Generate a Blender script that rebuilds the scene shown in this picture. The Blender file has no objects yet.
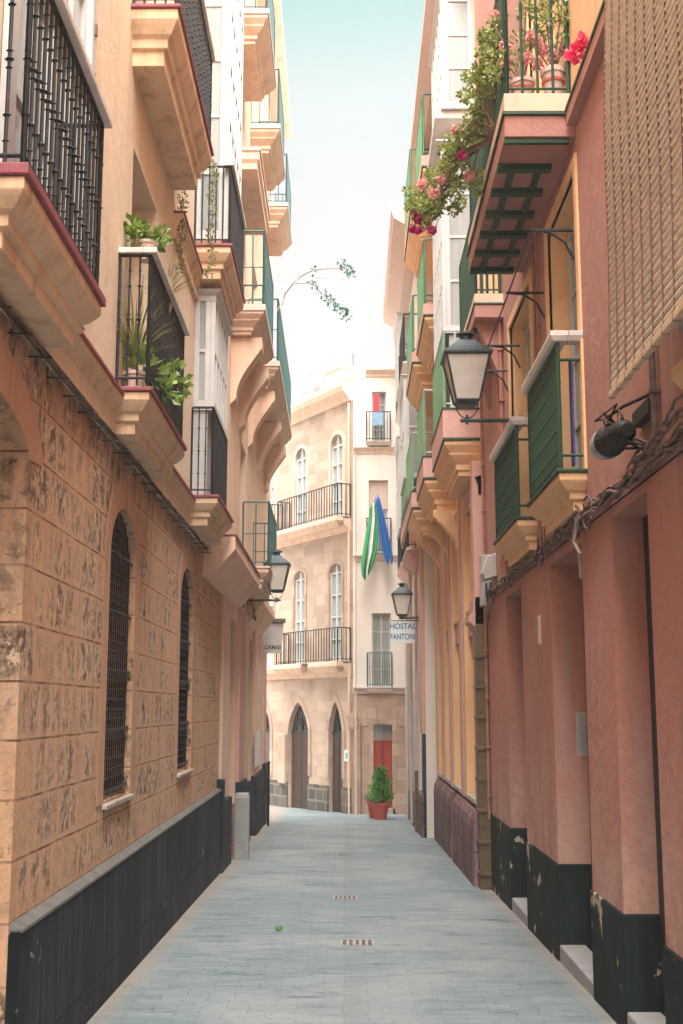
import bpy, math, random
from mathutils import Vector
from mathutils.geometry import tessellate_polygon
R = math.radians
random.seed(7)
scn = bpy.context.scene
COL = scn.collection

# ------------------------------------------------------------------ camera, sky, sun, exposure
EYE = 1.65
PITCH = math.atan(196 / 1190.0)
cd = bpy.data.cameras.new("camera"); cam = bpy.data.objects.new("camera", cd); COL.objects.link(cam)
cd.sensor_fit = 'VERTICAL'; cd.sensor_height = 36.0; cd.lens = 36.0 * 1190 / 1024
cam.location = (0, 0, EYE); cam.rotation_euler = (math.pi / 2 + PITCH, 0, 0.00298)
cd.clip_start = 0.05; cd.clip_end = 2000
scn.camera = cam

w = bpy.data.worlds.new("World"); scn.world = w; w.use_nodes = True
nt = w.node_tree; nt.nodes.clear()
out = nt.nodes.new('ShaderNodeOutputWorld'); bg = nt.nodes.new('ShaderNodeBackground')
sky = nt.nodes.new('ShaderNodeTexSky'); sky.sky_type = 'NISHITA'; sky.sun_disc = False
SUN_EL, SUN_AZ = 64, 5
sky.sun_elevation = R(SUN_EL); sky.sun_rotation = R(180 - SUN_AZ)
tc = nt.nodes.new('ShaderNodeTexCoord'); sep = nt.nodes.new('ShaderNodeSeparateXYZ')
nz = nt.nodes.new('ShaderNodeTexNoise'); nz.inputs['Scale'].default_value = 2.2; nz.inputs['Detail'].default_value = 5
ad = nt.nodes.new('ShaderNodeMath'); ad.operation = 'MULTIPLY_ADD'; ad.inputs[1].default_value = 0.12
rp = nt.nodes.new('ShaderNodeValToRGB')
rp.color_ramp.elements[0].position = 0.44; rp.color_ramp.elements[0].color = (0.84, 0.80, 0.77, 1)
rp.color_ramp.elements[1].position = 0.64; rp.color_ramp.elements[1].color = (0.35, 0.67, 0.60, 1)
e = rp.color_ramp.elements.new(0.54); e.color = (0.74, 0.80, 0.77, 1)
sc = nt.nodes.new('ShaderNodeVectorMath'); sc.operation = 'SCALE'; sc.inputs['Scale'].default_value = 2.0
mx = nt.nodes.new('ShaderNodeMix'); mx.data_type = 'RGBA'; mx.inputs['Factor'].default_value = 0.96
nt.links.new(tc.outputs['Generated'], sep.inputs[0]); nt.links.new(tc.outputs['Generated'], nz.inputs['Vector'])
nt.links.new(nz.outputs['Fac'], ad.inputs[0]); nt.links.new(sep.outputs['Z'], ad.inputs[2])
nt.links.new(ad.outputs[0], rp.inputs['Fac']); nt.links.new(rp.outputs['Color'], sc.inputs[0])
nt.links.new(sky.outputs['Color'], mx.inputs['A']); nt.links.new(sc.outputs['Vector'], mx.inputs['B'])
nt.links.new(mx.outputs['Result'], bg.inputs['Color']); bg.inputs['Strength'].default_value = 0.1
nt.links.new(bg.outputs[0], out.inputs['Surface'])

sd = bpy.data.lights.new("sun", 'SUN'); sun = bpy.data.objects.new("sun", sd); COL.objects.link(sun)
sd.energy = 5.0; sd.angle = R(74); sd.color = (1.0, 0.95, 0.88)
sun.rotation_euler = (R(90 - SUN_EL), 0, R(SUN_AZ)); sun.location = (2, -6, 20)

scn.view_settings.view_transform = 'Standard'; scn.view_settings.look = 'None'
scn.view_settings.gamma = 1; scn.view_settings.use_curve_mapping = False
scn.view_settings.exposure = 2.5
scn.cycles.max_bounces = 12; scn.cycles.diffuse_bounces = 6

# ------------------------------------------------------------------ materials
def base(name):
    m = bpy.data.materials.new(name); m.use_nodes = True
    n = m.node_tree.nodes; l = m.node_tree.links
    b = n['Principled BSDF']
    g = n.new('ShaderNodeNewGeometry')
    return m, n, l, b, g
def noise(n, l, vec, scale, detail=4, rough=.55, stretch=None):
    t = n.new('ShaderNodeTexNoise'); t.inputs['Scale'].default_value = scale
    t.inputs['Detail'].default_value = detail; t.inputs['Roughness'].default_value = rough
    if stretch:
        mp = n.new('ShaderNodeMapping'); mp.inputs['Scale'].default_value = stretch
        l.new(vec, mp.inputs['Vector']); vec = mp.outputs['Vector']
    l.new(vec, t.inputs['Vector']); return t.outputs['Fac']
def ramp(n, l, fac, stops):
    r = n.new('ShaderNodeValToRGB'); cr = r.color_ramp
    while len(cr.elements) < len(stops): cr.elements.new(0.5)
    for e, (p, c) in zip(cr.elements, stops):
        e.position = p; e.color = (c, c, c, 1) if not isinstance(c, tuple) else c + (1,)
    l.new(fac, r.inputs['Fac']); return r.outputs['Color']
def mix(n, l, f, a, b, bt='MIX'):
    m = n.new('ShaderNodeMix'); m.data_type = 'RGBA'; m.blend_type = bt
    for k, v in (('Factor', f), ('A', a), ('B', b)):
        if isinstance(v, (int, float)): m.inputs[k].default_value = v if k == 'Factor' else (v, v, v, 1)
        elif isinstance(v, tuple): m.inputs[k].default_value = v + (1,)
        else: l.new(v, m.inputs[k])
    return m.outputs['Result']
def bump(n, l, b, h, dist=.01, strength=.5, prev=None):
    bp = n.new('ShaderNodeBump'); bp.inputs['Distance'].default_value = dist; bp.inputs['Strength'].default_value = strength
    l.new(h, bp.inputs['Height'])
    if prev: l.new(prev, bp.inputs['Normal'])
    l.new(bp.outputs['Normal'], b.inputs['Normal']); return bp.outputs['Normal']
def mul(c, f): return tuple(min(1, x * f) for x in c)

def plaster(name, c, var=.16, stain=.35, rough=.9, stainc=None, bmp=.35, peel=None):
    m, n, l, b, g = base(name); P = g.outputs['Position']
    big = noise(n, l, P, 1.3, 6, .6)
    col = mix(n, l, big, mul(c, 1 - var), mul(c, 1 + var))
    fine = noise(n, l, P, 22, 5, .65)
    col = mix(n, l, .25, col, mix(n, l, fine, mul(c, .7), mul(c, 1.3)))
    st = noise(n, l, P, 3.0, 5, .65, (1.6, 1.6, .22))
    stm = ramp(n, l, st, [(.5, 0.0), (.72, stain)])
    col = mix(n, l, stm, col, stainc or mul(c, .5))
    dr = ramp(n, l, noise(n, l, P, 9, 6, .7, (1.2, 1.2, .10)), [(.55, 0.0), (.75, stain * .7)])
    col = mix(n, l, dr, col, mul(c, .55))
    if peel:
        s_ = n.new('ShaderNodeSeparateXYZ'); l.new(P, s_.inputs[0])
        zr = n.new('ShaderNodeMapRange'); zr.inputs['From Min'].default_value = 1.5; zr.inputs['From Max'].default_value = .45; l.new(s_.outputs['Z'], zr.inputs['Value'])
        dmp = mix(n, l, 1.0, zr.outputs[0], ramp(n, l, noise(n, l, P, 3.1, 9, .75, (1, 1, .5)), [(.42, 0.0), (.56, .85)]), 'MULTIPLY')
        col = mix(n, l, dmp, col, (.52, .33, .27))
        sp = ramp(n, l, noise(n, l, P, 16, 7, .75), [(.66, 0.0), (.69, .8)])
        col = mix(n, l, sp, col, (.60, .42, .36))
        pm = ramp(n, l, noise(n, l, P, 1.7, 7, .7), [(.70, 0.0), (.72, 1.0)])
        col = mix(n, l, pm, col, peel)
    l.new(col, b.inputs['Base Color']); b.inputs['Roughness'].default_value = rough
    n1 = bump(n, l, b, noise(n, l, P, 7, 9, .65), .03, bmp)
    bump(n, l, b, fine, .004, .4, n1)
    return m
def simple(name, c, rough=.5, metal=0, var=.25, scale=18):
    m, n, l, b, g = base(name)
    f = noise(n, l, g.outputs['Position'], scale, 5, .6)
    l.new(mix(n, l, ramp(n, l, f, [(.3, 0.0), (.7, 1.0)]), mul(c, 1 - var), mul(c, 1 + var)), b.inputs['Base Color'])
    b.inputs['Roughness'].default_value = rough; b.inputs['Metallic'].default_value = metal
    bump(n, l, b, f, .003, .3)
    return m
def rusty(name, c, rust=(.16, .07, .035), amount=.58):
    m, n, l, b, g = base(name)
    f = noise(n, l, g.outputs['Position'], 14, 8, .7)
    k = ramp(n, l, f, [(amount, 0.0), (amount + .08, 1.0)])
    l.new(mix(n, l, k, c, rust), b.inputs['Base Color'])
    b.inputs['Roughness'].default_value = .55; bump(n, l, b, f, .004, .4)
    return m
def brickvec(n, l, g, kx=1, ky=1):
    s = n.new('ShaderNodeSeparateXYZ'); l.new(g.outputs['Position'], s.inputs[0])
    a0 = n.new('ShaderNodeMath'); a0.operation = 'MULTIPLY'; a0.inputs[1].default_value = ky; l.new(s.outputs['Y'], a0.inputs[0])
    a = n.new('ShaderNodeMath'); a.operation = 'MULTIPLY_ADD'; a.inputs[1].default_value = kx; l.new(s.outputs['X'], a.inputs[0]); l.new(a0.outputs[0], a.inputs[2])
    c = n.new('ShaderNodeCombineXYZ'); l.new(a.outputs[0], c.inputs['X']); l.new(s.outputs['Z'], c.inputs['Y'])
    return c.outputs[0], s
def bricktex(n, l, vec, w_, h_, mortar, smooth=.1, off=.5, sq=1.0):
    t = n.new('ShaderNodeTexBrick'); t.inputs['Scale'].default_value = 1
    t.inputs['Brick Width'].default_value = w_; t.inputs['Row Height'].default_value = h_
    t.inputs['Mortar Size'].default_value = mortar; t.inputs['Mortar Smooth'].default_value = smooth
    t.inputs['Color1'].default_value = (0, 0, 0, 1); t.inputs['Color2'].default_value = (1, 1, 1, 1); t.inputs['Mortar'].default_value = (.5, .5, .5, 1)
    t.offset = off; t.squash = sq; t.squash_frequency = 3
    l.new(vec, t.inputs['Vector']); return t
def warp(n, l, vec, P, amt, scale=4):
    t = n.new('ShaderNodeTexNoise'); t.inputs['Scale'].default_value = scale; l.new(P, t.inputs['Vector'])
    v = n.new('ShaderNodeVectorMath'); v.operation = 'SUBTRACT'; v.inputs[1].default_value = (.5, .5, .5); l.new(t.outputs['Color'], v.inputs[0])
    s = n.new('ShaderNodeVectorMath'); s.operation = 'SCALE'; s.inputs['Scale'].default_value = amt; l.new(v.outputs[0], s.inputs[0])
    a = n.new('ShaderNodeVectorMath'); l.new(vec, a.inputs[0]); l.new(s.outputs[0], a.inputs[1]); return a.outputs[0]

def oyster_stone():
    # plastered ashlar: smooth ochre margins, pitted shell-stone panels inside each block
    m, n, l, b, g = base('weathered_ochre_ashlar'); P = g.outputs['Position']
    v, s = brickvec(n, l, g)
    mp = n.new('ShaderNodeMapping'); mp.inputs['Location'].default_value = (.12, -.07, 0); l.new(v, mp.inputs['Vector']); v = mp.outputs[0]
    vw = warp(n, l, warp(n, l, v, P, .05, 3), P, .05, 11)
    courses = bricktex(n, l, warp(n, l, v, P, .012, 2), 40, .285, .007, .3)     # course lines only
    panels = bricktex(n, l, vw, .23, .285, .05, 1.0, .37, 2.1)
    inside = ramp(n, l, panels.outputs['Fac'], [(.0, 1.0), (.55, .32), (1.0, .12)])
    pit = noise(n, l, P, 19, 8, .8, (1, 1, .8)); pit2 = noise(n, l, P, 60, 3, .6)
    big = noise(n, l, P, 1.6, 5, .6)
    pits = ramp(n, l, pit, [(.42, 1.0), (.52, 0.0)])
    # only some of the panels are eroded
    patch = ramp(n, l, noise(n, l, P, 1.7, 5, .65), [(.38, .2), (.55, 1.0)])
    bl = ramp(n, l, panels.outputs['Color'], [(.2, .25), (.6, 1.0)])
    amt = mix(n, l, 1.0, mix(n, l, 1.0, inside, patch, 'MULTIPLY'), bl, 'MULTIPLY')
    edge = mix(n, l, 1.0, amt, ramp(n, l, noise(n, l, P, 12, 5, .7), [(.3, .35), (.6, 1.5)]), 'MULTIPLY')
    loose = ramp(n, l, noise(n, l, P, 48, 6, .85), [(.33, .9), (.41, 0.0)])
    pm = mix(n, l, 1.0, mix(n, l, 1.0, edge, pits, 'MULTIPLY'), loose, 'LIGHTEN')
    smooth = mix(n, l, big, (.58, .31, .16), (.80, .50, .31))
    smooth = mix(n, l, ramp(n, l, noise(n, l, P, 2.1, 6, .65, (1, 1, .7)), [(.5, 0.0), (.62, .55)]), smooth, (.62, .46, .39))
    smooth = mix(n, l, .5, smooth, mix(n, l, pit2, (.42, .20, .10), (.86, .55, .34)))
    rough_c = mix(n, l, pit2, (.46, .29, .18), (.84, .65, .48))
    col = mix(n, l, amt, smooth, rough_c)
    blc = ramp(n, l, panels.outputs['Color'], [(0.0, .86), (1.0, 1.1)])
    col = mix(n, l, .6, col, mix(n, l, 1.0, col, blc, 'MULTIPLY'))
    col = mix(n, l, pm, col, (.14, .075, .045))
    cl = mix(n, l, 1.0, ramp(n, l, courses.outputs['Fac'], [(.3, 0.0), (.9, .9)]), ramp(n, l, noise(n, l, P, 5, 4, .6), [(.35, .25), (.6, 1.0)]), 'MULTIPLY')
    col = mix(n, l, cl, col, (.12, .055, .03))
    st = ramp(n, l, noise(n, l, P, 3.2, 6, .7, (1.4, 1.4, .25)), [(.54, 0.0), (.74, .6)])
    col = mix(n, l, st, col, (.27, .14, .08))
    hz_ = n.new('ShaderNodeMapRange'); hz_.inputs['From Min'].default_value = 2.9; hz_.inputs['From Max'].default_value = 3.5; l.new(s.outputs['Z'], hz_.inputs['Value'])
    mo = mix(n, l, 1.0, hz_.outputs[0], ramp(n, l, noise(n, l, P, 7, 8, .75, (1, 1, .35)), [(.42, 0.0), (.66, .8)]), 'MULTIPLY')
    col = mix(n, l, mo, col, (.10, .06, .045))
    l.new(col, b.inputs['Base Color']); b.inputs['Roughness'].default_value = .93
    h = mix(n, l, pm, mix(n, l, cl, .8, .1), .25)
    n1 = bump(n, l, b, h, .022, .8)
    bump(n, l, b, pit2, .006, .5, n1)
    return m
def ashlar(name, c1, c2, w_=.42, h_=.27, mort=(.5, .38, .3), pitc=(.3, .2, .14), msize=.012, kx=1, ky=1):
    m, n, l, b, g = base(name); P = g.outputs['Position']
    v, s = brickvec(n, l, g, kx, ky); vw = warp(n, l, v, P, .04, 5)
    t = bricktex(n, l, vw, w_, h_, msize, .4, .43, 1.3)
    f = ramp(n, l, t.outputs['Fac'], [(.1, 0.0), (.8, .8)])
    nn = noise(n, l, P, 24, 6, .7)
    col = mix(n, l, t.outputs['Color'], c1, c2)
    col = mix(n, l, .35, col, mix(n, l, nn, mul(c1, .6), mul(c2, 1.25)))
    col = mix(n, l, ramp(n, l, noise(n, l, P, 34, 6, .8), [(.34, .7), (.44, 0.0)]), col, pitc)
    col = mix(n, l, f, col, mort)
    st = ramp(n, l, noise(n, l, P, 1.5, 6, .6), [(.45, 0.0), (.75, .45)])
    col = mix(n, l, st, col, mul(c1, .7))
    l.new(col, b.inputs['Base Color']); b.inputs['Roughness'].default_value = .95
    bump(n, l, b, mix(n, l, f, nn, 0.1), .02, .6)
    return m
def paving():
    m, n, l, b, g = base('worn_stone_paving'); P = g.outputs['Position']
    vw = warp(n, l, P, P, .07, 1.2); vw = warp(n, l, vw, P, .028, 9)
    t = bricktex(n, l, vw, .30, .062, .0065, .7, .5, 1.6)
    f = ramp(n, l, t.outputs['Fac'], [(.1, 0.0), (.95, 1.0)])
    fine = noise(n, l, P, 40, 6, .7, (.4, 1.6, 1)); big = noise(n, l, P, .9, 6, .6)
    rows = noise(n, l, P, 6, 4, .6, (.35, 3.0, 1))
    col = mix(n, l, t.outputs['Color'], (.075, .125, .15), (.225, .28, .305))
    col = mix(n, l, ramp(n, l, rows, [(.35, 0.0), (.65, .75)]), col, (.095, .155, .175))
    col = mix(n, l, ramp(n, l, big, [(.45, 0.0), (.62, .65)]), col, (.30, .305, .325))
    col = mix(n, l, .42, col, mix(n, l, fine, (.03, .055, .065), (.46, .49, .50)))
    col = mix(n, l, mix(n, l, 1.0, f, ramp(n, l, big, [(.3, .5), (.7, .15)]), 'MULTIPLY'), col, (.045, .065, .07))
    dk = ramp(n, l, noise(n, l, P, 2.6, 7, .75, (.6, 1.6, 1)), [(.53, 0.0), (.68, .75)])
    col = mix(n, l, dk, col, (.045, .085, .10))
    # drain line down the middle of the street, dust along both wall feet
    s = n.new('ShaderNodeSeparateXYZ'); l.new(vw, s.inputs[0])
    ab = n.new('ShaderNodeMath'); ab.operation = 'ABSOLUTE'; sh = n.new('ShaderNodeMath'); sh.operation = 'ADD'; sh.inputs[1].default_value = -.06
    l.new(s.outputs['X'], sh.inputs[0]); l.new(sh.outputs[0], ab.inputs[0])
    col = mix(n, l, ramp(n, l, ab.outputs[0], [(.03, .3), (.1, 0.0)]), col, (.16, .18, .19))
    dust = mix(n, l, 1.0, ramp(n, l, ab.outputs[0], [(.0, 0.0), (1.0, 1.0)]), ramp(n, l, noise(n, l, P, 5, 6, .7), [(.34, 0.1), (.52, 1.0)]), 'MULTIPLY')
    md = n.new('ShaderNodeMapRange'); md.inputs['From Min'].default_value = 1.42; md.inputs['From Max'].default_value = 1.64; l.new(ab.outputs[0], md.inputs['Value'])
    dm = n.new('ShaderNodeMath'); dm.operation = 'MULTIPLY'; l.new(md.outputs[0], dm.inputs[0]); l.new(dust, dm.inputs[1])
    col = mix(n, l, dm.outputs[0], col, (.30, .245, .205))
    l.new(col, b.inputs['Base Color'])
    rg = n.new('ShaderNodeMapRange'); rg.inputs['To Min'].default_value = .5; rg.inputs['To Max'].default_value = .85; l.new(fine, rg.inputs['Value']); l.new(rg.outputs[0], b.inputs['Roughness'])
    n1 = bump(n, l, b, mix(n, l, f, mix(n, l, .5, t.outputs['Color'], rows), 0.0), .010, .7)
    bump(n, l, b, fine, .008, .7, n1)
    return m
def dark_plinth(name, c, chips=(.36, .30, .24), seams=True, chip=.66):
    m, n, l, b, g = base(name); P = g.outputs['Position']
    v, s = brickvec(n, l, g)
    big = noise(n, l, P, 2.2, 6, .65); fine = noise(n, l, P, 30, 5, .7)
    col = mix(n, l, big, mul(c, .6), mul(c, 1.7))
    col = mix(n, l, .3, col, mix(n, l, fine, mul(c, .3), mul(c, 2.4)))
    st = ramp(n, l, noise(n, l, P, 4, 6, .7, (2.2, 2.2, .3)), [(.44, 0.0), (.68, .7)])
    col = mix(n, l, st, col, mul(c, 4.2 if seams else 2.6))
    col = mix(n, l, ramp(n, l, noise(n, l, P, 1.1, 3, .5), [(.45, 0.0), (.6, .5)]), col, mul(c, .5))
    h = big
    if seams:
        t = bricktex(n, l, warp(n, l, v, P, .01, 3), .34, 5, .006, .3, 0)
        f = ramp(n, l, t.outputs['Fac'], [(.2, 0.0), (.9, 1.0)])
        col = mix(n, l, f, col, mul(c, .25)); h = mix(n, l, f, big, 0.0)
    k = ramp(n, l, noise(n, l, P, 3.4, 9, .66), [(chip, 0.0), (chip + .012, 1.0)])
    col = mix(n, l, k, col, chips)
    l.new(col, b.inputs['Base Color']); b.inputs['Roughness'].default_value = .75; b.inputs['Specular IOR Level'].default_value = .2
    bump(n, l, b, h, .01, .4)
    return m
def leafmat(name, a, c):
    m, n, l, b, g = base(name)
    r = n.new('ShaderNodeValToRGB'); r.color_ramp.elements[0].color = a + (1,); r.color_ramp.elements[1].color = c + (1,)
    l.new(g.outputs['Random Per Island'], r.inputs['Fac']); l.new(r.outputs['Color'], b.inputs['Base Color'])
    b.inputs['Roughness'].default_value = .5
    b.inputs['Subsurface Weight'].default_value = 0.0
    tr = n.new('ShaderNodeBsdfTranslucent'); ms = n.new('ShaderNodeMixShader'); ms.inputs[0].default_value = .3
    l.new(r.outputs['Color'], tr.inputs['Color']); l.new(b.outputs[0], ms.inputs[1]); l.new(tr.outputs[0], ms.inputs[2])
    l.new(ms.outputs[0], n['Material Output'].inputs['Surface'])
    return m
def glassmat(name, c, rough=.12, curtain=None):
    m, n, l, b, g = base(name)
    f = noise(n, l, g.outputs['Position'], 3, 3, .5, (6, 6, .5))
    l.new(mix(n, l, f, c, curtain or mul(c, 1.6)), b.inputs['Base Color'])
    b.inputs['Roughness'].default_value = rough; b.inputs['Specular IOR Level'].default_value = .7
    return m
def planks(name, c, w_=.13):
    m, n, l, b, g = base(name); P = g.outputs['Position']
    v, s = brickvec(n, l, g)
    t = bricktex(n, l, v, w_, 20, .006, .2, 0)
    gr = noise(n, l, P, 10, 6, .7, (3, 3, .25))
    col = mix(n, l, gr, mul(c, .55), mul(c, 1.5)); col = mix(n, l, ramp(n, l, t.outputs['Fac'], [(.2, 0.0), (.8, .9)]), col, mul(c, .3))
    l.new(col, b.inputs['Base Color']); b.inputs['Roughness'].default_value = .6; bump(n, l, b, gr, .005, .5)
    return m

M = dict(
    stone=oyster_stone(),
    farstone=ashlar('pale_shell_stone', (.36, .26, .205), (.62, .47, .375), .40, .26, mort=(.44, .34, .275), kx=-.5125, ky=.8587),
    farbase=ashlar('pinkish_ground_floor_stone', (.33, .215, .165), (.58, .43, .34), .36, .28, mort=(.40, .30, .24)),
    darkblock=ashlar('dark_base_blocks', (.045, .05, .05), (.16, .14, .12), .36, .28, mort=(.26, .205, .165), pitc=(.02, .02, .02), msize=.03, kx=-.5125, ky=.8587),
    cream=plaster('cream_render', (.70, .56, .42), .10, .34, stainc=(.50, .31, .20)),
    surround=plaster('smooth_ochre_surround', (.56, .325, .205), .25, .6, stainc=(.26, .15, .10)),
    ledge=plaster('peach_moulding', (.72, .52, .345), .16, .7, stainc=(.36, .19, .10), bmp=.4),
    marooned=simple('maroon_paint', (.24, .055, .075), .55),
    orange=plaster('peach_render', (.78, .55, .41), .13, .55, stainc=(.50, .26, .16)),
    orangetrim=plaster('pale_peach_trim', (.72, .53, .41), .14, .6, stainc=(.42, .26, .19), bmp=.3),
    pink=plaster('old_rose_render', (.46, .20, .155), .28, .85, stainc=(.40, .255, .235), peel=(.27, .15, .12), bmp=.8),
    pinkup=plaster('dusty_rose_render', (.44, .215, .18), .22, .7, stainc=(.42, .27, .24), bmp=.6),
    ochre=plaster('ochre_render', (.80, .50, .28), .10, .4, stainc=(.5, .28, .13)),
    mauve=plaster('mauve_render', (.58, .34, .31), .12, .4),
    palepink=plaster('pale_pink_render', (.62, .36, .31), .10, .3),
    white=plaster('limewashed_wall', (.74, .68, .63), .05, .25, stainc=(.55, .45, .38), bmp=.2),
    offwhite=plaster('pale_blush_wall', (.60, .47, .42), .08, .35, stainc=(.5, .35, .28), bmp=.2),
    plinth=dark_plinth('dark_slate_plinth', (.020, .024, .030)),
    plinth2=dark_plinth('black_painted_plinth', (.010, .015, .016), chips=(.46, .38, .29), seams=False, chip=.60),
    plinth3=dark_plinth('brown_mauve_plinth', (.12, .072, .075), chips=(.3, .22, .2), chip=.72),
    cap=simple('grey_stone_cap', (.13, .125, .12), .8, 0, .25, 9),
    sill=simple('worn_marble', (.42, .37, .33), .6, 0, .3, 6),
    paving=paving(),
    iron=rusty('black_wrought_iron', (.012, .014, .017), (.12, .065, .04), .60),
    irongreen=rusty('blue_green_iron', (.05, .12, .12), (.10, .09, .07), .62),
    green=rusty('dark_green_paint', (.008, .048, .022), (.05, .06, .03), .62),
    brightgreen=simple('bright_green_paint', (.07, .30, .10), .45, 0, .3, 8),
    whitewood=simple('white_painted_wood', (.54, .54, .535), .45, 0, .10, 5),
    greywood=simple('weathered_white_wood', (.60, .56, .52), .6, 0, .15, 5),
    marble=simple('white_marble_rail', (.66, .61, .57), .45, 0, .18, 4),
    glass=glassmat('window_glass', (.16, .20, .21), .08, (.46, .45, .43)),
    paleglass=glassmat('pale_curtained_glass', (.22, .27, .28), .10, (.46, .47, .46)),
    darkglass=glassmat('dark_room_glass', (.012, .014, .016), .15, (.03, .03, .035)),
    dark=simple('unlit_interior', (.012, .011, .011), .9),
    doorbrown=planks('brown_plank_door', (.05, .026, .021)),
    doorred=planks('red_plank_door', (.40, .055, .035)),
    doordark=planks('dark_green_brown_door', (.03, .028, .024)),
    lampmetal=simple('lamp_dark_teal_metal', (.045, .065, .072), .4, .3, .3, 8),
    lampglass=simple('frosted_lamp_glass', (.66, .60, .54), .25, 0, .12, 4),
    cable=simple('dusty_cable', (.19, .125, .105), .8, 0, .55, 14),
    cabledark=simple('dark_cable', (.12, .085, .07), .75, 0, .6, 16),
    pipe=simple('painted_pipe', (.40, .17, .13), .6, 0, .2, 12),
    brownmetal=rusty('brown_metal_duct', (.14, .095, .055), (.08, .05, .03), .55),
    terracotta=simple('terracotta', (.46, .09, .07), .7, 0, .18, 14),
    potwhite=simple('whitewashed_clay', (.62, .46, .40), .75, 0, .25, 10),
    soil=simple('soil', (.05, .035, .025), .95),
    leaf=leafmat('fresh_leaves', (.07, .15, .02), (.30, .40, .09)),
    leafdark=leafmat('deep_green_leaves', (.04, .15, .03), (.18, .42, .08)),
    succulent=leafmat('succulent_rosettes', (.13, .18, .03), (.45, .50, .16)),
    leafyellow=leafmat('yellowing_leaves', (.11, .15, .03), (.36, .33, .11)),
    twigleaf=leafmat('blue_green_leaves', (.02, .12, .09), (.07, .26, .19)),
    bloom=leafmat('pale_pink_petals', (.72, .26, .28), (.88, .56, .52)),
    magenta=leafmat('magenta_petals', (.38, .01, .14), (.70, .03, .25)),
    fuchsia=leafmat('hot_pink_petals', (.75, .03, .13), (.88, .10, .24)),
    stem=simple('woody_stem', (.20, .14, .09), .8),
    reed=simple('split_reed', (.80, .68, .56), .7, 0, .22, 25),
    reeddark=simple('reed_cord', (.13, .06, .04), .8),
    slat=simple('reed_end_slat', (.62, .47, .32), .6, 0, .2, 20),
    signwhite=simple('enamel_sign', (.74, .77, .78), .4, 0, .06, 6),
    signblue=simple('sign_blue', (.03, .15, .30), .5),
    signdark=simple('sign_dark_lettering', (.06, .07, .08), .5),
    greybox=simple('grey_plastic_box', (.48, .44, .42), .6, 0, .1, 6),
    concrete=simple('pale_concrete', (.30, .30, .30), .85, 0, .12, 7),
    flaggreen=simple('green_cloth', (.03, .30, .11), .8, 0, .1, 4),
    flagwhite=simple('white_cloth', (.80, .80, .78), .8, 0, .06, 4),
    flagblue=simple('blue_cloth', (.02, .14, .42), .8, 0, .12, 4),
    redcloth=simple('red_cloth', (.50, .04, .06), .85), bluecloth=simple('pale_blue_cloth', (.22, .36, .50), .85),
    purple=simple('violet_cloth', (.09, .06, .20), .85),
    teal=simple('teal_plaque', (.05, .42, .40), .5),
    alum=simple('dull_aluminium', (.36, .38, .40), .4, .5, .15, 10),
    black=simple('black_housing', (.008, .008, .009), .6),
    brick=ashlar('broken_brick', (.38, .16, .09), (.55, .30, .18), .2, .07, mort=(.45, .35, .28), pitc=(.1, .06, .04)),
)

# ------------------------------------------------------------------ geometry helpers
class Fr:
    """facade frame: u along the wall, v out towards the street, z up"""
    def __init__(s, o, du, dv): s.o = o; s.du = du; s.dv = dv
    def __call__(s, u, v, z): return (s.o[0] + u * s.du[0] + v * s.dv[0], s.o[1] + u * s.du[1] + v * s.dv[1], z)
LF = Fr((-1.555, 0), (-.006, 1), (1, 0))
RF = Fr((1.58, 0), (.0067, 1), (-1, 0))
_A = (.16, 28.2); _D = (-.51252, .85867); _N = (-.85867, -.51252)
SF = Fr(_A, _D, _N)
WF = Fr((0, 28.1), (1, 0), (0, -1))
ID = Fr((0, 0), (1, 0), (0, 1))
def gz(y): return -.027 * max(-5, min(31, y))

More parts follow.
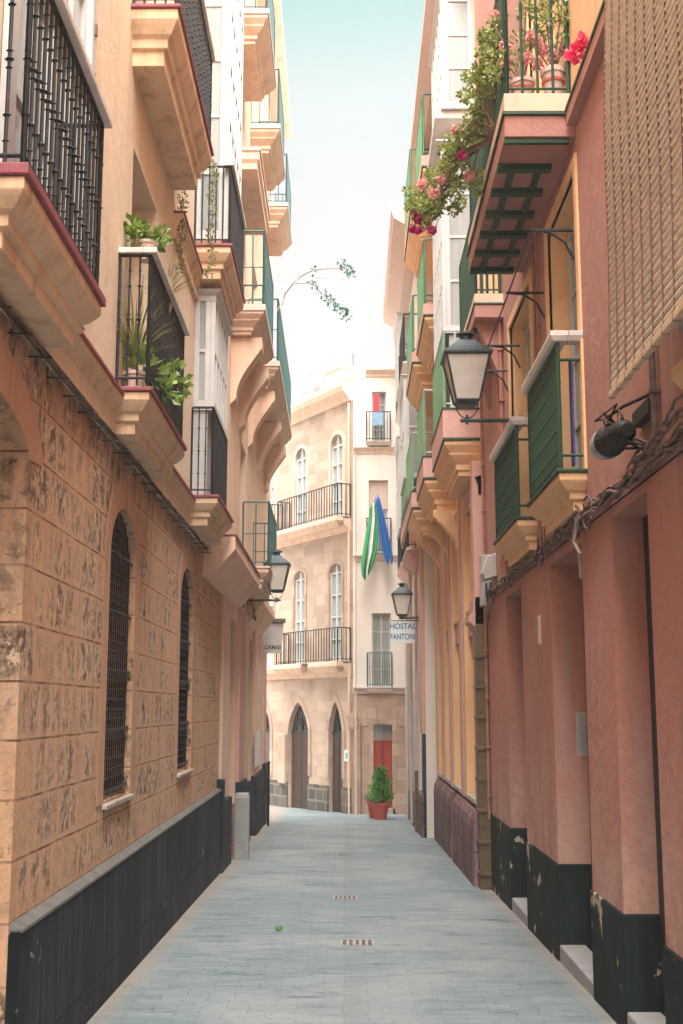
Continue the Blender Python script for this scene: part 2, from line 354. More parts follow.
class MB:
    def __init__(s, fr=ID): s.v = []; s.f = []; s.fr = fr
    def add(s, pts, faces):
        k = len(s.v); s.v += [tuple(p) for p in pts]; s.f += [[k + i for i in f] for f in faces]; return s
    def box(s, u0, u1, v0, v1, z0, z1):
        F = s.fr
        p = [F(u, v, z) for z in (z0, z1) for v in (v0, v1) for u in (u0, u1)]
        return s.add(p, [(0, 1, 3, 2), (4, 6, 7, 5), (0, 4, 5, 1), (2, 3, 7, 6), (0, 2, 6, 4), (1, 5, 7, 3)])
    def loft(s, rings):
        """rings of (u0,u1,v0,v1,z)"""
        F = s.fr; k = len(s.v)
        for (a, b, c, d, z) in rings: s.v += [F(a, c, z), F(b, c, z), F(b, d, z), F(a, d, z)]
        n = len(rings)
        for i in range(n - 1):
            for j in range(4):
                s.f.append([k + 4 * i + j, k + 4 * i + (j + 1) % 4, k + 4 * i + 4 + (j + 1) % 4, k + 4 * i + 4 + j])
        s.f.append([k, k + 1, k + 2, k + 3]); s.f.append([k + 4 * (n - 1) + j for j in range(4)]); return s
    def prism_uz(s, poly, v0, v1):
        F = s.fr; n = len(poly); k = len(s.v)
        s.v += [F(u, v0, z) for u, z in poly] + [F(u, v1, z) for u, z in poly]
        tri = tessellate_polygon([[Vector((u, z, 0)) for u, z in poly]])
        for t in tri: s.f.append([k + i for i in t]); s.f.append([k + n + i for i in t])
        for i in range(n): j = (i + 1) % n; s.f.append([k + i, k + j, k + n + j, k + n + i])
        return s
    def prism_vz(s, poly, u0, u1):
        F = s.fr; n = len(poly); k = len(s.v)
        s.v += [F(u0, v, z) for v, z in poly] + [F(u1, v, z) for v, z in poly]
        tri = tessellate_polygon([[Vector((v, z, 0)) for v, z in poly]])
        for t in tri: s.f.append([k + i for i in t]); s.f.append([k + n + i for i in t])
        for i in range(n): j = (i + 1) % n; s.f.append([k + i, k + j, k + n + j, k + n + i])
        return s
    def tube(s, pts, r, n=6, r2=None):
        pts = [Vector(p) for p in pts]; k = len(s.v); m = len(pts)
        for i, p in enumerate(pts):
            d = (pts[min(i + 1, m - 1)] - pts[max(i - 1, 0)])
            d = d.normalized() if d.length > 1e-9 else Vector((0, 0, 1))
            a = d.cross(Vector((0, 0, 1)) if abs(d.z) < .9 else Vector((1, 0, 0))).normalized(); b = d.cross(a)
            rr = r if r2 is None else r + (r2 - r) * i / (m - 1)
            for j in range(n):
                t = 2 * math.pi * j / n; s.v.append(tuple(p + a * (rr * math.cos(t)) + b * (rr * math.sin(t))))
        for i in range(m - 1):
            for j in range(n): s.f.append([k + i * n + j, k + i * n + (j + 1) % n, k + (i + 1) * n + (j + 1) % n, k + (i + 1) * n + j])
        s.f.append([k + j for j in range(n)]); s.f.append([k + (m - 1) * n + j for j in range(n)]); return s
    def bar(s, a, b, r, n=6): return s.tube([a, b], r, n)
    def lathe(s, c, prof, n=16, axis=None, sx=1, sy=1):
        """prof: (r,z) list around vertical axis at c, or around axis vector"""
        k = len(s.v); c = Vector(c)
        ax = Vector(axis).normalized() if axis else Vector((0, 0, 1))
        a = ax.cross(Vector((1, 0, 0)) if abs(ax.x) < .9 else Vector((0, 1, 0))).normalized(); b = ax.cross(a)
        off = math.pi / n
        for r, z in prof:
            for j in range(n):
                t = 2 * math.pi * j / n + off; s.v.append(tuple(c + ax * z + a * (r * math.cos(t) * sx) + b * (r * math.sin(t) * sy)))
        for i in range(len(prof) - 1):
            for j in range(n): s.f.append([k + i * n + j, k + i * n + (j + 1) % n, k + (i + 1) * n + (j + 1) % n, k + (i + 1) * n + j])
        s.f.append([k + j for j in range(n)]); s.f.append([k + (len(prof) - 1) * n + j for j in range(n)]); return s
    def bead(s, c, r, h=None):
        h = h or r; x, y, z = c
        return s.add([(x + r, y, z), (x, y + r, z), (x - r, y, z), (x, y - r, z), (x, y, z + h), (x, y, z - h)],
                     [(0, 1, 4), (1, 2, 4), (2, 3, 4), (3, 0, 4), (1, 0, 5), (2, 1, 5), (3, 2, 5), (0, 3, 5)])
    def leaf(s, c, size, d=None, rnd=random):
        d = Vector(d) if d else Vector((rnd.gauss(0, 1), rnd.gauss(0, 1), rnd.gauss(0, .8)))
        if d.length < 1e-6: d = Vector((0, 0, 1))
        d.normalize(); q = Vector((rnd.gauss(0, 1), rnd.gauss(0, 1), rnd.gauss(0, 1))); q = (q - d * q.dot(d)).normalized()
        nn = d.cross(q); c = Vector(c); w_ = size * rnd.uniform(.28, .42); L_ = size * rnd.uniform(.8, 1.2)
        return s.add([c, c + d * L_ * .5 + q * w_ + nn * w_ * .4, c + d * L_, c + d * L_ * .5 - q * w_ + nn * w_ * .4], [(0, 1, 2), (0, 2, 3)])
    def petal(s, c, size, rnd=random):
        c = Vector(c); d = Vector((rnd.gauss(0, 1), rnd.gauss(0, 1), rnd.gauss(0, 1))).normalized(); q = d.orthogonal().normalized(); w_ = d.cross(q)
        pts = [c + (q * math.cos(k * 1.257) + w_ * math.sin(k * 1.257)) * size * rnd.uniform(.8, 1.1) + d * size * .25 for k in range(5)]
        return s.add(pts + [c], [(k, (k + 1) % 5, 5) for k in range(5)])
    def build(s, name, mat, parent=None, smooth=False, bevel=0, label=None):
        off = Vector((0, 0, 0)); p = parent
        while p: off += p.location; p = p.parent
        me = bpy.data.meshes.new(name); me.from_pydata([tuple(Vector(v) - off) for v in s.v], [], s.f); me.validate()
        import bmesh
        bm = bmesh.new(); bm.from_mesh(me); bmesh.ops.recalc_face_normals(bm, faces=bm.faces); bm.to_mesh(me); bm.free()
        if smooth:
            for q in me.polygons: q.use_smooth = True
        me.materials.append(M[mat] if isinstance(mat, str) else mat)
        o = bpy.data.objects.new(name, me); COL.objects.link(o)
        if parent: o.parent = parent
        if bevel:
            b = o.modifiers.new('bevel', 'BEVEL'); b.width = bevel; b.segments = 2; b.limit_method = 'ANGLE'; b.angle_limit = R(35)
        if label: o['label'] = label
        return o
def tag(o, label=None, cat=None, group=None, kind=None):
    if label: o['label'] = label
    if cat: o['category'] = cat
    if group: o['group'] = group
    if kind: o['kind'] = kind
    return o
def thing(name, label, cat, loc, group=None):
    o = bpy.data.objects.new(name, None); COL.objects.link(o); o.location = loc; o.empty_display_size = .2
    return tag(o, label, cat, group)

def arch_outline(u0, u1, z0, zs, zt, n=12, point=0.0):
    """opening outline: straight jambs to zs, arch to zt"""
    pts = [(u0, z0), (u1, z0)]
    c = (u0 + u1) / 2; r = (u1 - u0) / 2
    if zt <= zs: return pts + [(u1, zs), (u0, zs)]
    for i in range(n + 1):
        t = math.pi * i / n
        x = math.cos(t); y = math.sin(t)
        if point:
            ax = abs(x); y = (1 - ax ** (1.45)) ** (.66)
        pts.append((c + r * x, zs + (zt - zs) * y))
    return pts
def wall(fr, u0, u1, z0, z1, holes, v=0, depth=.3, thick=2.5):
    """front sheet with openings, reveals, and the block behind it"""
    mb = MB(fr); outer = [(u0, z0), (u1, z0), (u1, z1), (u0, z1)]
    loops = [outer] + holes
    flat = [p for lp in loops for p in lp]
    tris = tessellate_polygon([[Vector((a, b, 0)) for a, b in lp] for lp in loops])
    mb.add([fr(a, v, b) for a, b in flat], [list(t) for t in tris])
    for h in holes:
        n = len(h); pts = [fr(a, v, b) for a, b in h] + [fr(a, v - depth, b) for a, b in h]
        mb.add(pts, [(i, (i + 1) % n, n + (i + 1) % n, n + i) for i in range(n)])
    bk = v - thick
    P = lambda a, c, z: fr(a, c, z)
    for a in (u0, u1): mb.add([P(a, v, z0), P(a, bk, z0), P(a, bk, z1), P(a, v, z1)], [(0, 1, 2, 3)])
    mb.add([P(u0, v, z1), P(u1, v, z1), P(u1, bk, z1), P(u0, bk, z1)], [(0, 1, 2, 3)])
    mb.add([P(u0, bk, z0), P(u1, bk, z0), P(u1, bk, z1), P(u0, bk, z1)], [(0, 1, 2, 3)])
    return mb
def window(fr, par, u0, u1, z0, z1, v, cols=2, rows=4, fmat='whitewood', pane='glass', fw=.05, zs=None, mul_=.022):
    """window part with frame bars; pane as a sub-part"""
    mb = MB(fr)
    mb.box(u0, u0 + fw, v - .05, v, z0, z1); mb.box(u1 - fw, u1, v - .05, v, z0, z1)
    mb.box(u0 + fw, u1 - fw, v - .05, v, z0, z0 + fw * 1.6); mb.box(u0 + fw, u1 - fw, v - .05, v, z1 - fw, z1)
    for i in range(1, cols):
        c = u0 + (u1 - u0) * i / cols; ww = fw if i * 2 == cols else mul_
        mb.box(c - ww / 2, c + ww / 2, v - .045, v + .004, z0 + fw * 1.6, z1 - fw)
    for j in range(1, rows):
        c = z0 + (z1 - z0) * j / rows; mb.box(u0 + fw, u1 - fw, v - .04, v - .006, c - mul_ / 2, c + mul_ / 2)
    o = mb.build('window', fmat, par)
    MB(fr).box(u0 + fw * .5, u1 - fw * .5, v - .035, v - .025, z0 + fw, z1 - fw * .5).build('pane', pane, o)
    return o
def filler(fr, par, hole_u0, hole_u1, z0, z1, v, mat='dark', name='doorway_back'):
    return MB(fr).box(hole_u0 - .05, hole_u1 + .05, v - .06, v, z0 - .02, z1 + .05).build(name, mat, par)

def railing(fr, par, u0, u1, v, z0, z1, mat='iron', sp=.1, style='plain', vin=0.0, r=.008, rail=.014, ends=(True, True), name='railing'):
    mb = MB(fr); F = fr
    corners = [(u0, vin), (u0, v), (u1, v), (u1, vin)]
    segs = []
    if ends[0]: segs.append((corners[0], corners[1]))
    segs.append((corners[1], corners[2]))
    if ends[1]: segs.append((corners[2], corners[3]))
    for (a, b) in segs:
        for z in (z0 + .05, z1):
            h = rail if z == z1 else rail * .7
            mb.tube([F(a[0], a[1], z), F(b[0], b[1], z)], h, 6)
        L_ = math.hypot(b[0] - a[0], b[1] - a[1]); endp = style == 'scroll' and abs(b[0] - a[0]) < abs(b[1] - a[1])
        n = max(2, int(round(L_ / (sp * (1.5 if endp else 1)))))
        if endp: mb.tube([F(a[0], a[1], (z0 + z1) / 2), F(b[0], b[1], (z0 + z1) / 2)], rail * .6, 5)
        for i in range(n + 1):
            t = i / n; u = a[0] + (b[0] - a[0]) * t; vv = a[1] + (b[1] - a[1]) * t
            if style == 'slat':
                hw = .36 * L_ / n
                if abs(b[0] - a[0]) > abs(b[1] - a[1]): mb.box(u - hw, u + hw, vv - .006, vv + .006, z0 + .02, z1)
                else: mb.box(u - .006, u + .006, vv - hw, vv + hw, z0 + .02, z1)
                continue
            mb.tube([F(u, vv, z0), F(u, vv, z1)], r * (1.6 if i in (0, n) else 1), 6)
            if style == 'knob':
                H = z1 - z0
                for q, rr, hh in ((.12, 1.9, 1.6), (.24, 2.3, 2.2), (.46, 2.0, 1.4), (.50, 2.6, 2.0), (.54, 2.0, 1.4), (.76, 2.3, 2.2), (.88, 1.9, 1.6)):
                    mb.bead(F(u, vv, z0 + H * q), r * rr, r * hh)
            if style == 'bead':
                H = z1 - z0
                for q in (.15, .32, .5, .68, .85): mb.bead(F(u, vv, z0 + H * q), r * 2.1, r * 2.4)
            if style == 'scroll' and not endp and i < n:
                un = a[0] + (b[0] - a[0]) * (t + .5 / n); vn = a[1] + (b[1] - a[1]) * (t + .5 / n)
                du, dv = (b[0] - a[0]) / n * .42, (b[1] - a[1]) / n * .42
                for zz in (.25, .55, .85):
                    c = z0 + (z1 - z0) * zz * .95; rr = (z1 - z0) * .11; pts = []
                    for k in range(11):
                        th = k * .55; q = 1 - k * .06
                        pts.append(F(un + du * math.cos(th) * q, vn + dv * math.cos(th) * q, c + rr * math.sin(th) * q))
                    mb.tube(pts, r * .6, 4)
    return mb.build(name, mat, par)
def slab(fr, par, u0, u1, v, ztop, h, mat='ledge', lip=.03, lipmat='marooned', style=0, name='balcony', back=0.0):
    """moulded balcony base; the coloured lip is a sub-part"""
    mb = MB(fr); e = v
    if style == 0:
        R_ = [(.13, 0), (.13, .30), (.10, .32), (.10, .50), (.07, .56), (.035, .72), (.02, .80), (.02, 1)]
    elif style == 1:
        R_ = [(.20, 0), (.20, .16), (.17, .18), (.17, .34), (.12, .48), (.08, .60), (.08, .66), (.035, .82), (.02, .88), (.02, 1)]
    else:
        R_ = [(.05, 0), (.05, .35), (.02, .55), (.02, 1)]
    mb.loft([(u0 + i, u1 - i, back, e - i, ztop - h + (h - lip) * q) for i, q in R_])
    o = mb.build(name, mat, par, bevel=.006)
    MB(fr).box(u0, u1, back, e, ztop - lip + .001, ztop).build('lip', lipmat, o, bevel=.006)
    return o
def corbel(fr, par, u0, u1, v, ztop, h, mat, vin=0.0):
    pts = [(vin - .02, ztop), (v, ztop), (v, ztop - h * .16)]
    for i in range(9):
        t = i / 8; pts.append((vin + (v - vin) * (.93 - .75 * math.sin(t * math.pi / 2) ** 1.2) , ztop - h * (.2 + .7 * t ** 1.1)))
    pts.append((vin - .02, ztop - h))
    return MB(fr).prism_vz(pts, u0, u1).build('corbel', mat, par, bevel=.006)
def ring_surround(fr, par, u0, u1, z0, zs, zt, w_, v, mat, name='window_surround', th=.012):
    o = arch_outline(u0 - w_, u1 + w_, z0, zs, zt + w_, 14); i = arch_outline(u0, u1, z0, zs, zt, 14)
    n = len(o); mb = MB(fr)
    pts = [fr(a, v + th, b) for a, b in o] + [fr(a, v + th, b) for a, b in i] + [fr(a, v, b) for a, b in o] + [fr(a, v, b) for a, b in i]
    fs = []
    for k in range(1, n):
        j = (k + 1) % n
        fs += [(k, j, n + j, n + k), (k, j, 2 * n + j, 2 * n + k), (n + k, n + j, 3 * n + j, 3 * n + k)]
    mb.add(pts, fs); return mb.build(name, mat, par)

# ------------------------------------------------------------------ ground
mb = MB(); ys = [-400, -60, -5] + [k for k in range(-4, 32)] + [60, 120, 400]; xs = [-400, -40, -8, -4, -2, -1, 0, 1, 2, 4, 8, 40, 400]
pts = [(x, y, gz(y)) for y in ys for x in xs]; nx = len(xs)
mb.add(pts, [(j * nx + i, j * nx + i + 1, (j + 1) * nx + i + 1, (j + 1) * nx + i) for j in range(len(ys) - 1) for i in range(nx - 1)])
tag(mb.build('ground', 'paving', smooth=False), kind='structure')

# ------------------------------------------------------------------ LEFT building 1: ochre ashlar below, cream render above
L1 = thing('ashlar_house', 'nearest left house with pitted ochre stone ground floor, grilled arched windows and cream upper walls', 'building', LF(5, -1.2, -.3))
A_door = arch_outline(2.9, 5.86, -.3, 2.88, 3.14, 14)
W1h = arch_outline(8.07, 9.10, 1.02, 2.70, 3.08, 12); W2h = arch_outline(11.75, 12.8, 1.02, 2.70, 3.08, 12)
wall(LF, -3, 15.8, -.6, 3.46, [A_door, W1h, W2h], 0, .42).build('stone_wall', 'stone', L1)
# archivolt around the big doorway
MBa = MB(LF); o_ = arch_outline(2.66, 6.12, 2.55, 2.90, 3.42, 16)[2:]; i_ = arch_outline(2.9, 5.86, 2.55, 2.88, 3.14, 16)[2:]
n_ = len(o_)
MBa.add([LF(a, .006, b) for a, b in o_] + [LF(a, .006, b) for a, b in i_] + [LF(a, 0, b) for a, b in o_] + [LF(a, 0, b) for a, b in i_],
        [f for k in range(n_ - 1) for f in ((k, k + 1, n_ + k + 1, n_ + k), (k, k + 1, 2 * n_ + k + 1, 2 * n_ + k), (n_ + k, n_ + k + 1, 3 * n_ + k + 1, 3 * n_ + k))])
MBa.build('archivolt', 'surround', L1)
dd = MB(LF).box(2.8, 6.0, -.5, -.42, -.4, 3.4).build('door', 'doordark', L1)
MB(LF).box(4.2, 4.24, -.42, -.40, -.2, 3.2).box(2.9, 5.86, -.42, -.40, 1.9, 1.98).build('door_rail', 'doorbrown', dd)
wall(LF, -3, 13.55, 3.47, 14.5, [[(8.2, 3.78), (9.35, 3.78), (9.35, 5.72), (8.2, 5.72)], [(5.0, 3.78), (6.55, 3.78), (6.55, 5.9), (5.0, 5.9)], [(8.6, 6.62), (9.8, 6.62), (9.8, 8.9), (8.6, 8.9)]], .05, .34).build('upper_wall', 'cream', L1)
# plinth
pl = MB(LF)
pl.box(5.88, 15.62, -.01, .06, -.6, .60).build('plinth', 'plinth', L1, bevel=.008)
cp = MB(LF); cp.loft([(5.87, 15.64, -.01, .066, .601), (5.87, 15.64, -.01, .064, .615), (5.88, 15.62, -.01, .015, .64)]).build('plinth_cap', 'cap', L1)
MB(LF).box(5.862, 5.879, -.40, .055, -.6, .605).build('plinth', 'plinth2', L1, label='glossy black return of the plinth into the doorway')
MB(LF).box(15.64, 15.84, -.01, .09, -.7, .74).build('plinth_end', 'plinth', L1, bevel=.01)
for (a, b) in ((8.07, 9.10), (11.75, 12.8)):
    ring_surround(LF, L1, a, b, 1.02, 2.70, 3.08, .20, 0, 'surround', th=.003)
    MB(LF).box(a - .02, b + .04, -.02, .035, .985, 1.018).build('window_sill', 'sill', L1, bevel=.006)
    wn = MB(LF)
    for k in range(13):
        u = a + .035 + (b - a - .07) * k / 12; c = (u - (a + b) / 2) / ((b - a) / 2)
        top = 2.70 + .38 * math.sqrt(max(0, 1 - c * c)) - .01
        wn.tube([LF(u, -.05, 1.05), LF(u, -.045, 2.0), LF(u, -.05, top)], .006, 5)
    z = 1.10; k = 0
    while z < 3.04:
        hw = (b - a) / 2 * (1 if z < 2.7 else math.sqrt(max(0, 1 - ((z - 2.7) / .38) ** 2))) - .004
        c = (a + b) / 2
        if k % 6 == 0: wn.tube([LF(c - hw, -.03, z), LF(c - hw * .5, -.01, z - .006), LF(c + hw * .5, -.01, z - .004), LF(c + hw, -.03, z)], .011, 6)
        else: wn.tube([LF(c - hw, -.045, z), LF(c, -.038, z + .004 * math.sin(k * 2.1)), LF(c + hw, -.045, z)], .0045, 5)
        z += .068; k += 1
    g_ = wn.build('window_grille', 'iron', L1)
    MB(LF).prism_uz(arch_outline(a - .02, b + .02, 1.0, 2.70, 3.10, 12), -.26, -.22).build('pane', 'darkglass', g_)
# ledges
def ledge(fr, par, u0, u1, z1, h, v, mat='ledge', lipmat='marooned', back=0.0, name='ledge'):
    m_ = MB(fr).prism_vz([(back, z1 - h), (back + .03, z1 - h), (back + .03, z1 - h * .62), (back + v * .45, z1 - h * .5), (back + v * .6, z1 - h * .34), (v + back - .01, z1 - h * .22), (v + back - .01, z1 - .022), (back, z1 - .022)], u0, u1)
    o = m_.build(name, mat, par)
    MB(fr).prism_vz([(back, z1 - .021), (v + back + .004, z1 - .021), (v + back + .004, z1), (back, z1 + .01)], u0, u1).build('lip', lipmat, o)
    return o
ledge(LF, L1, -3, 13.5, 3.735, .275, .12)
ledge(LF, L1, 10.3, 13.4, 6.14, .26, .10, back=.05)
# balcony one
b1 = slab(LF, L1, 4.42, 6.02, .33, 3.785, .31, lip=.05)
railing(LF, b1, 4.50, 5.97, .285, 3.80, 4.74, 'iron', .085, 'knob', vin=.06, r=.0085)
MB(LF).box(4.46, 6.02, .235, .335, 4.745, 4.79).build('handrail', 'marble', b1, bevel=.006)
window(LF, L1, 5.02, 6.53, 3.80, 5.88, .06, 4, 3, fw=.07, pane='paleglass')
wn_ = MB(LF).box(6.50, 6.60, .055, .10, 3.8, 6.0).build('window_casing', 'whitewood', L1)
MB(LF).box(4.9, 5.0, .055, .10, 3.8, 6.0).build('window_casing', 'whitewood', L1)
for z in (4.9, 5.3, 5.62): MB(LF).box(6.545, 6.575, .10, .112, z, z + .07).build('hinge', 'brownmetal', wn_)
# balcony two with plants
b2 = slab(LF, L1, 7.72, 9.62, .31, 3.775, .30, lip=.03)
railing(LF, b2, 7.78, 9.55, .265, 3.80, 4.72, 'iron', .075, 'knob', vin=.06, r=.0075)
MB(LF).box(7.74, 9.60, .22, .315, 4.725, 4.765).box(7.74, 7.82, .05, .219, 4.725, 4.765).build('handrail', 'marble', b2, bevel=.006)
window(LF, L1, 8.22, 9.33, 3.80, 5.70, -.22, 2, 4, fmat='greywood')
# upper balcony
b3 = slab(LF, L1, 7.92, 10.3, .41, 6.70, .42, lip=.03, style=0)
railing(LF, b3, 7.98, 10.25, .37, 6.72, 7.6, 'iron', .08, 'bead', vin=.06, r=.009)
MB(LF).box(7.94, 10.29, .33, .41, 7.605, 7.65).build('handrail', 'marble', b3, bevel=.006)
window(LF, L1, 8.62, 9.78, 6.64, 8.88, -.2, 2, 4)
# lower glazed bay
def bay(fr, par, u0, u1, v, z0, z1, n, rows, mat='whitewood', pane='paleglass', vin=.05, crown=.05):
    mb = MB(fr); fw = .055
    mb.box(u0, u1, vin, v, z0, z0 + .10); mb.box(u0, u1, vin, v, z1 - .12, z1 - .06)
    if crown: mb.loft([(u0 - .0, u1, vin, v, z1 - .06), (u0 - crown, u1 + crown, vin, v + crown, z1 - .02), (u0 - crown, u1 + crown, vin, v + crown, z1)])
    for i in range(n + 1):
        c = u0 + (u1 - u0) * i / n; a = max(u0, c - fw / 2); b = min(u1, c + fw / 2)
        mb.box(a, b, v - .05, v - .001, z0 + .1, z1 - .12)
    for uu in (u0, u1 - .05):
        mb.box(uu, uu + .05, vin, vin + fw, z0 + .1, z1 - .12); mb.box(uu + .002, uu + .048, v - fw - .05, v - .051, z0 + .1, z1 - .12)
    for j in range(1, rows):
        c = z0 + .1 + (z1 - z0 - .22) * j / rows
        mb.box(u0 + .003, u1 - .003, v - .045, v - .008, c - .017, c + .017)
        for uu in (u0, u1 - .05): mb.box(uu + .006, uu + .044, vin, v - .05, c - .017, c + .017)
    o = mb.build('bay_window', mat, par, bevel=.004)
    MB(fr).box(u0 + .02, u1 - .02, vin, v - .028, z0 + .05, z1 - .08).build('pane', pane, o)
    return o
bay(LF, L1, 12.0, 13.42, .27, 4.70, 6.0, 5, 2)
MB(LF).box(12.03, 13.4, .05, .20, 3.78, 4.699).build('bay_base_panel', 'whitewood', L1)
b4 = slab(LF, L1, 11.8, 13.5, .36, 3.775, .30, lip=.03)
railing(LF, b4, 11.9, 13.42, .27, 3.79, 4.70, 'iron', .07, 'knob', vin=.06, r=.007)
# upper glazed bay
b5 = slab(LF, L1, 11.7, 13.5, .46, 6.40, .34, lip=.03, style=0)
MB(LF).box(11.8, 13.42, .05, .34, 6.401, 6.50).build('bay_step', 'ledge', L1)
railing(LF, b5, 11.78, 13.44, .42, 6.42, 7.28, 'iron', .075, 'plain', vin=.06, r=.009)
MB(LF).box(11.75, 13.48, .36, .46, 7.285, 7.33).build('handrail', 'greywood', b5)
bay(LF, L1, 11.85, 13.42, .40, 6.50, 10.6, 5, 6, crown=.12)
MB(LF).box(12.3, 13.52, .05, .44, 10.6, 10.9).build('roof_ledge', 'ledge', L1)

# ------------------------------------------------------------------ LEFT building 2: peach render
L2 = thing('peach_house', 'far left peach house with iron balconies carried on curved brackets', 'building', LF(20, -1.2, -.5))
DR = [[(17.1, -.6), (18.4, -.6), (18.4, 2.95), (17.1, 2.95)], [(20.7, -.6), (21.7, -.6), (21.7, 2.85), (20.7, 2.85)]]
wall(LF, 15.86, 25.4, -.9, 3.46, DR, .0, .25).build('ground_wall', 'orange', L2)
wall(LF, 13.57, 25.4, 3.47, 14.3, [[(15.9, 7.0), (17.0, 7.0), (17.0, 9.2), (15.9, 9.2)], [(19.5, 7.0), (20.6, 7.0), (20.6, 9.2), (19.5, 9.2)], [(15.9, 11.2), (17.0, 11.2), (17.0, 13.3), (15.9, 13.3)], [(18.9, 11.2), (20, 11.2), (20, 13.3), (18.9, 13.3)], [(17.4, 3.8), (18.4, 3.8), (18.4, 5.6), (17.4, 5.6)]], .10, .2).build('upper_wall', 'orange', L2)
for (a, b, z0, z1) in ((15.9, 17, 7, 9.2), (19.5, 20.6, 7, 9.2), (15.9, 17, 11.2, 13.3), (18.9, 20, 11.2, 13.3), (17.4, 18.4, 3.8, 5.6)):
    window(LF, L2, a + .02, b - .02, z0 + .02, z1 - .02, -.0, 2, 4, pane='paleglass')
for (a, b, z1, m_) in ((17.1, 18.4, 2.95, 'doorbrown'), (20.7, 21.7, 2.85, 'doordark')):
    filler(LF, L2, a, b, -.7, z1, -.18, m_, 'door')
# pilaster strips with dark feet
for (a, b, m_, q) in ((15.9, 16.95, 'orangetrim', .035), (18.5, 19.5, 'palepink', .05), (19.55, 20.6, 'orangetrim', .035), (21.8, 22.8, 'orange', .055), (23.2, 24.3, 'orangetrim', .04), (24.6, 25.38, 'palepink', .05)):
    MB(LF).box(a, b, 0, q, .45, 3.2).build('pilaster', m_, L2, bevel=.008)
    MB(LF).box(a - .03, b + .03, 0, q + .05, -.9, .44 + (.1 if m_ == 'palepink' else 0)).build('plinth', 'plinth', L2, bevel=.01)
MB(LF).box(17.5, 18.0, -.03, .03, -.6, .28).build('broken_brick_patch', 'brick', L2)
MB(LF).box(15.86, 16.0, .0, .05, -.6, .28).build('broken_brick_patch', 'brick', L2)
MB(LF).box(21.6, 23.1, .07, .075, .6, 1.25).build('poster', 'signwhite', L2)
MB(LF).prism_vz([(0, 3.15), (.10, 3.15), (.34, 3.42), (.37, 3.46), (.37, 3.60), (0, 3.62)], 13.6, 17.9).build('ledge', 'orange', L2)
MB(LF).prism_vz([(0, 3.0), (.08, 3.15), (.24, 3.38), (.28, 3.42), (.28, 3.55), (0, 3.6)], 20.3, 24.0).build('ledge', 'orange', L2)
MB(LF).box(13.6, 17.9, 0, .385, 3.603, 3.63).build('ledge_lip', 'marooned', L2)
q1 = slab(LF, L2, 18.0, 20.25, .52, 3.78, .33, 'orangetrim', lip=.03, lipmat='orangetrim')
railing(LF, q1, 18.05, 20.2, .49, 3.8, 4.78, 'irongreen', .13, 'scroll', vin=.1, r=.01)
# second floor
q2 = slab(LF, L2, 15.3, 17.5, .58, 7.0, .36, 'orangetrim', lip=.09, lipmat='offwhite', style=1, back=.1)
railing(LF, q2, 15.35, 17.45, .55, 7.02, 8.05, 'irongreen', .12, 'scroll', vin=.1, r=.011)
q3 = slab(LF, L2, 18.45, 23.6, .62, 7.15, .40, 'orangetrim', lip=.09, lipmat='offwhite', style=1, back=.1)
railing(LF, q3, 18.5, 23.5, .58, 7.17, 8.2, 'irongreen', .14, 'scroll', vin=.1, r=.011)
for u, zt in ((15.6, 6.63), (17.05, 6.63), (18.8, 6.74), (20.9, 6.74), (22.9, 6.74)):
    corbel(LF, L2, u, u + .32, .52, zt, .95, 'orange', .1)
slab(LF, L2, 15.2, 17.6, .5, 9.2, .3, 'orange', lip=.05, lipmat='orangetrim', style=2, back=.1)
for (a, b) in ((15.1, 17.1), (18.4, 20.3), (21.5, 23.4)):
    q = slab(LF, L2, a, b, .60, 11.2, .42, 'orange', lip=.08, lipmat='offwhite', style=1, back=.1)
    railing(LF, q, a + .05, b - .05, .56, 11.2, 12.2, 'irongreen', .16, 'plain', vin=.1, r=.011)
MB(LF).loft([(13.57, 25.45, -.3, .30, 14.31), (13.57, 25.5, -.3, .34, 14.5), (13.57, 25.7, -.3, .48, 14.62), (13.57, 25.7, -.3, .48, 14.8)]).build('roof_cornice', 'orangetrim', L2)
MB(LF).box(13.5, 13.62, .05, .12, 3.6, 14.3).build('corner_strip', 'orangetrim', L2)

# ------------------------------------------------------------------ RIGHT building 1: old rose
R1 = thing('pink_house', 'nearest right house with old rose piers, deep doorways and a flower balcony', 'building', RF(6, -1.2, -.3))
RD = [(11.15, 12.3, -.5, 2.78), (8.16, 9.5, -.5, 2.78), (6.30, 7.24, -.5, 2.80), (2.6, 4.1, -.5, 2.8)]
wall(RF, -3, 14.15, -.7, 2.86, [[(a, z0), (b, z0), (b, z1), (a, z1)] for a, b, z0, z1 in RD], 0, 1.0, 3).build('ground_wall', 'pink', R1)
RW = [(7.95, 9.15, 3.24, 5.42), (10.1, 11.5, 3.28, 5.40), (4.3, 5.25, 3.2, 5.2), (12.2, 13.5, 5.95, 8.0), (8.6, 9.8, 6.1, 8.3)]
wall(RF, -3, 14.15, 2.87, 12.5, [[(a, z0), (b, z0), (b, z1), (a, z1)] for a, b, z0, z1 in RW], 0, .22, 3).build('upper_wall', 'pinkup', R1)
for a, b, z0, z1 in RD:
    d_ = MB(RF).box(a + .02, b - .02, -.50, -.20 if a == 6.30 else -.25, -.7, z1 - .002)
    d_.build('door', 'doordark' if a != 11.15 else 'doorbrown', R1)
    g = gz((a + b) / 2)
    MB(RF).box(a + .014, b - .014, -.19, .010, -.7, g + .11).build('doorstep', 'concrete', R1, bevel=.012)
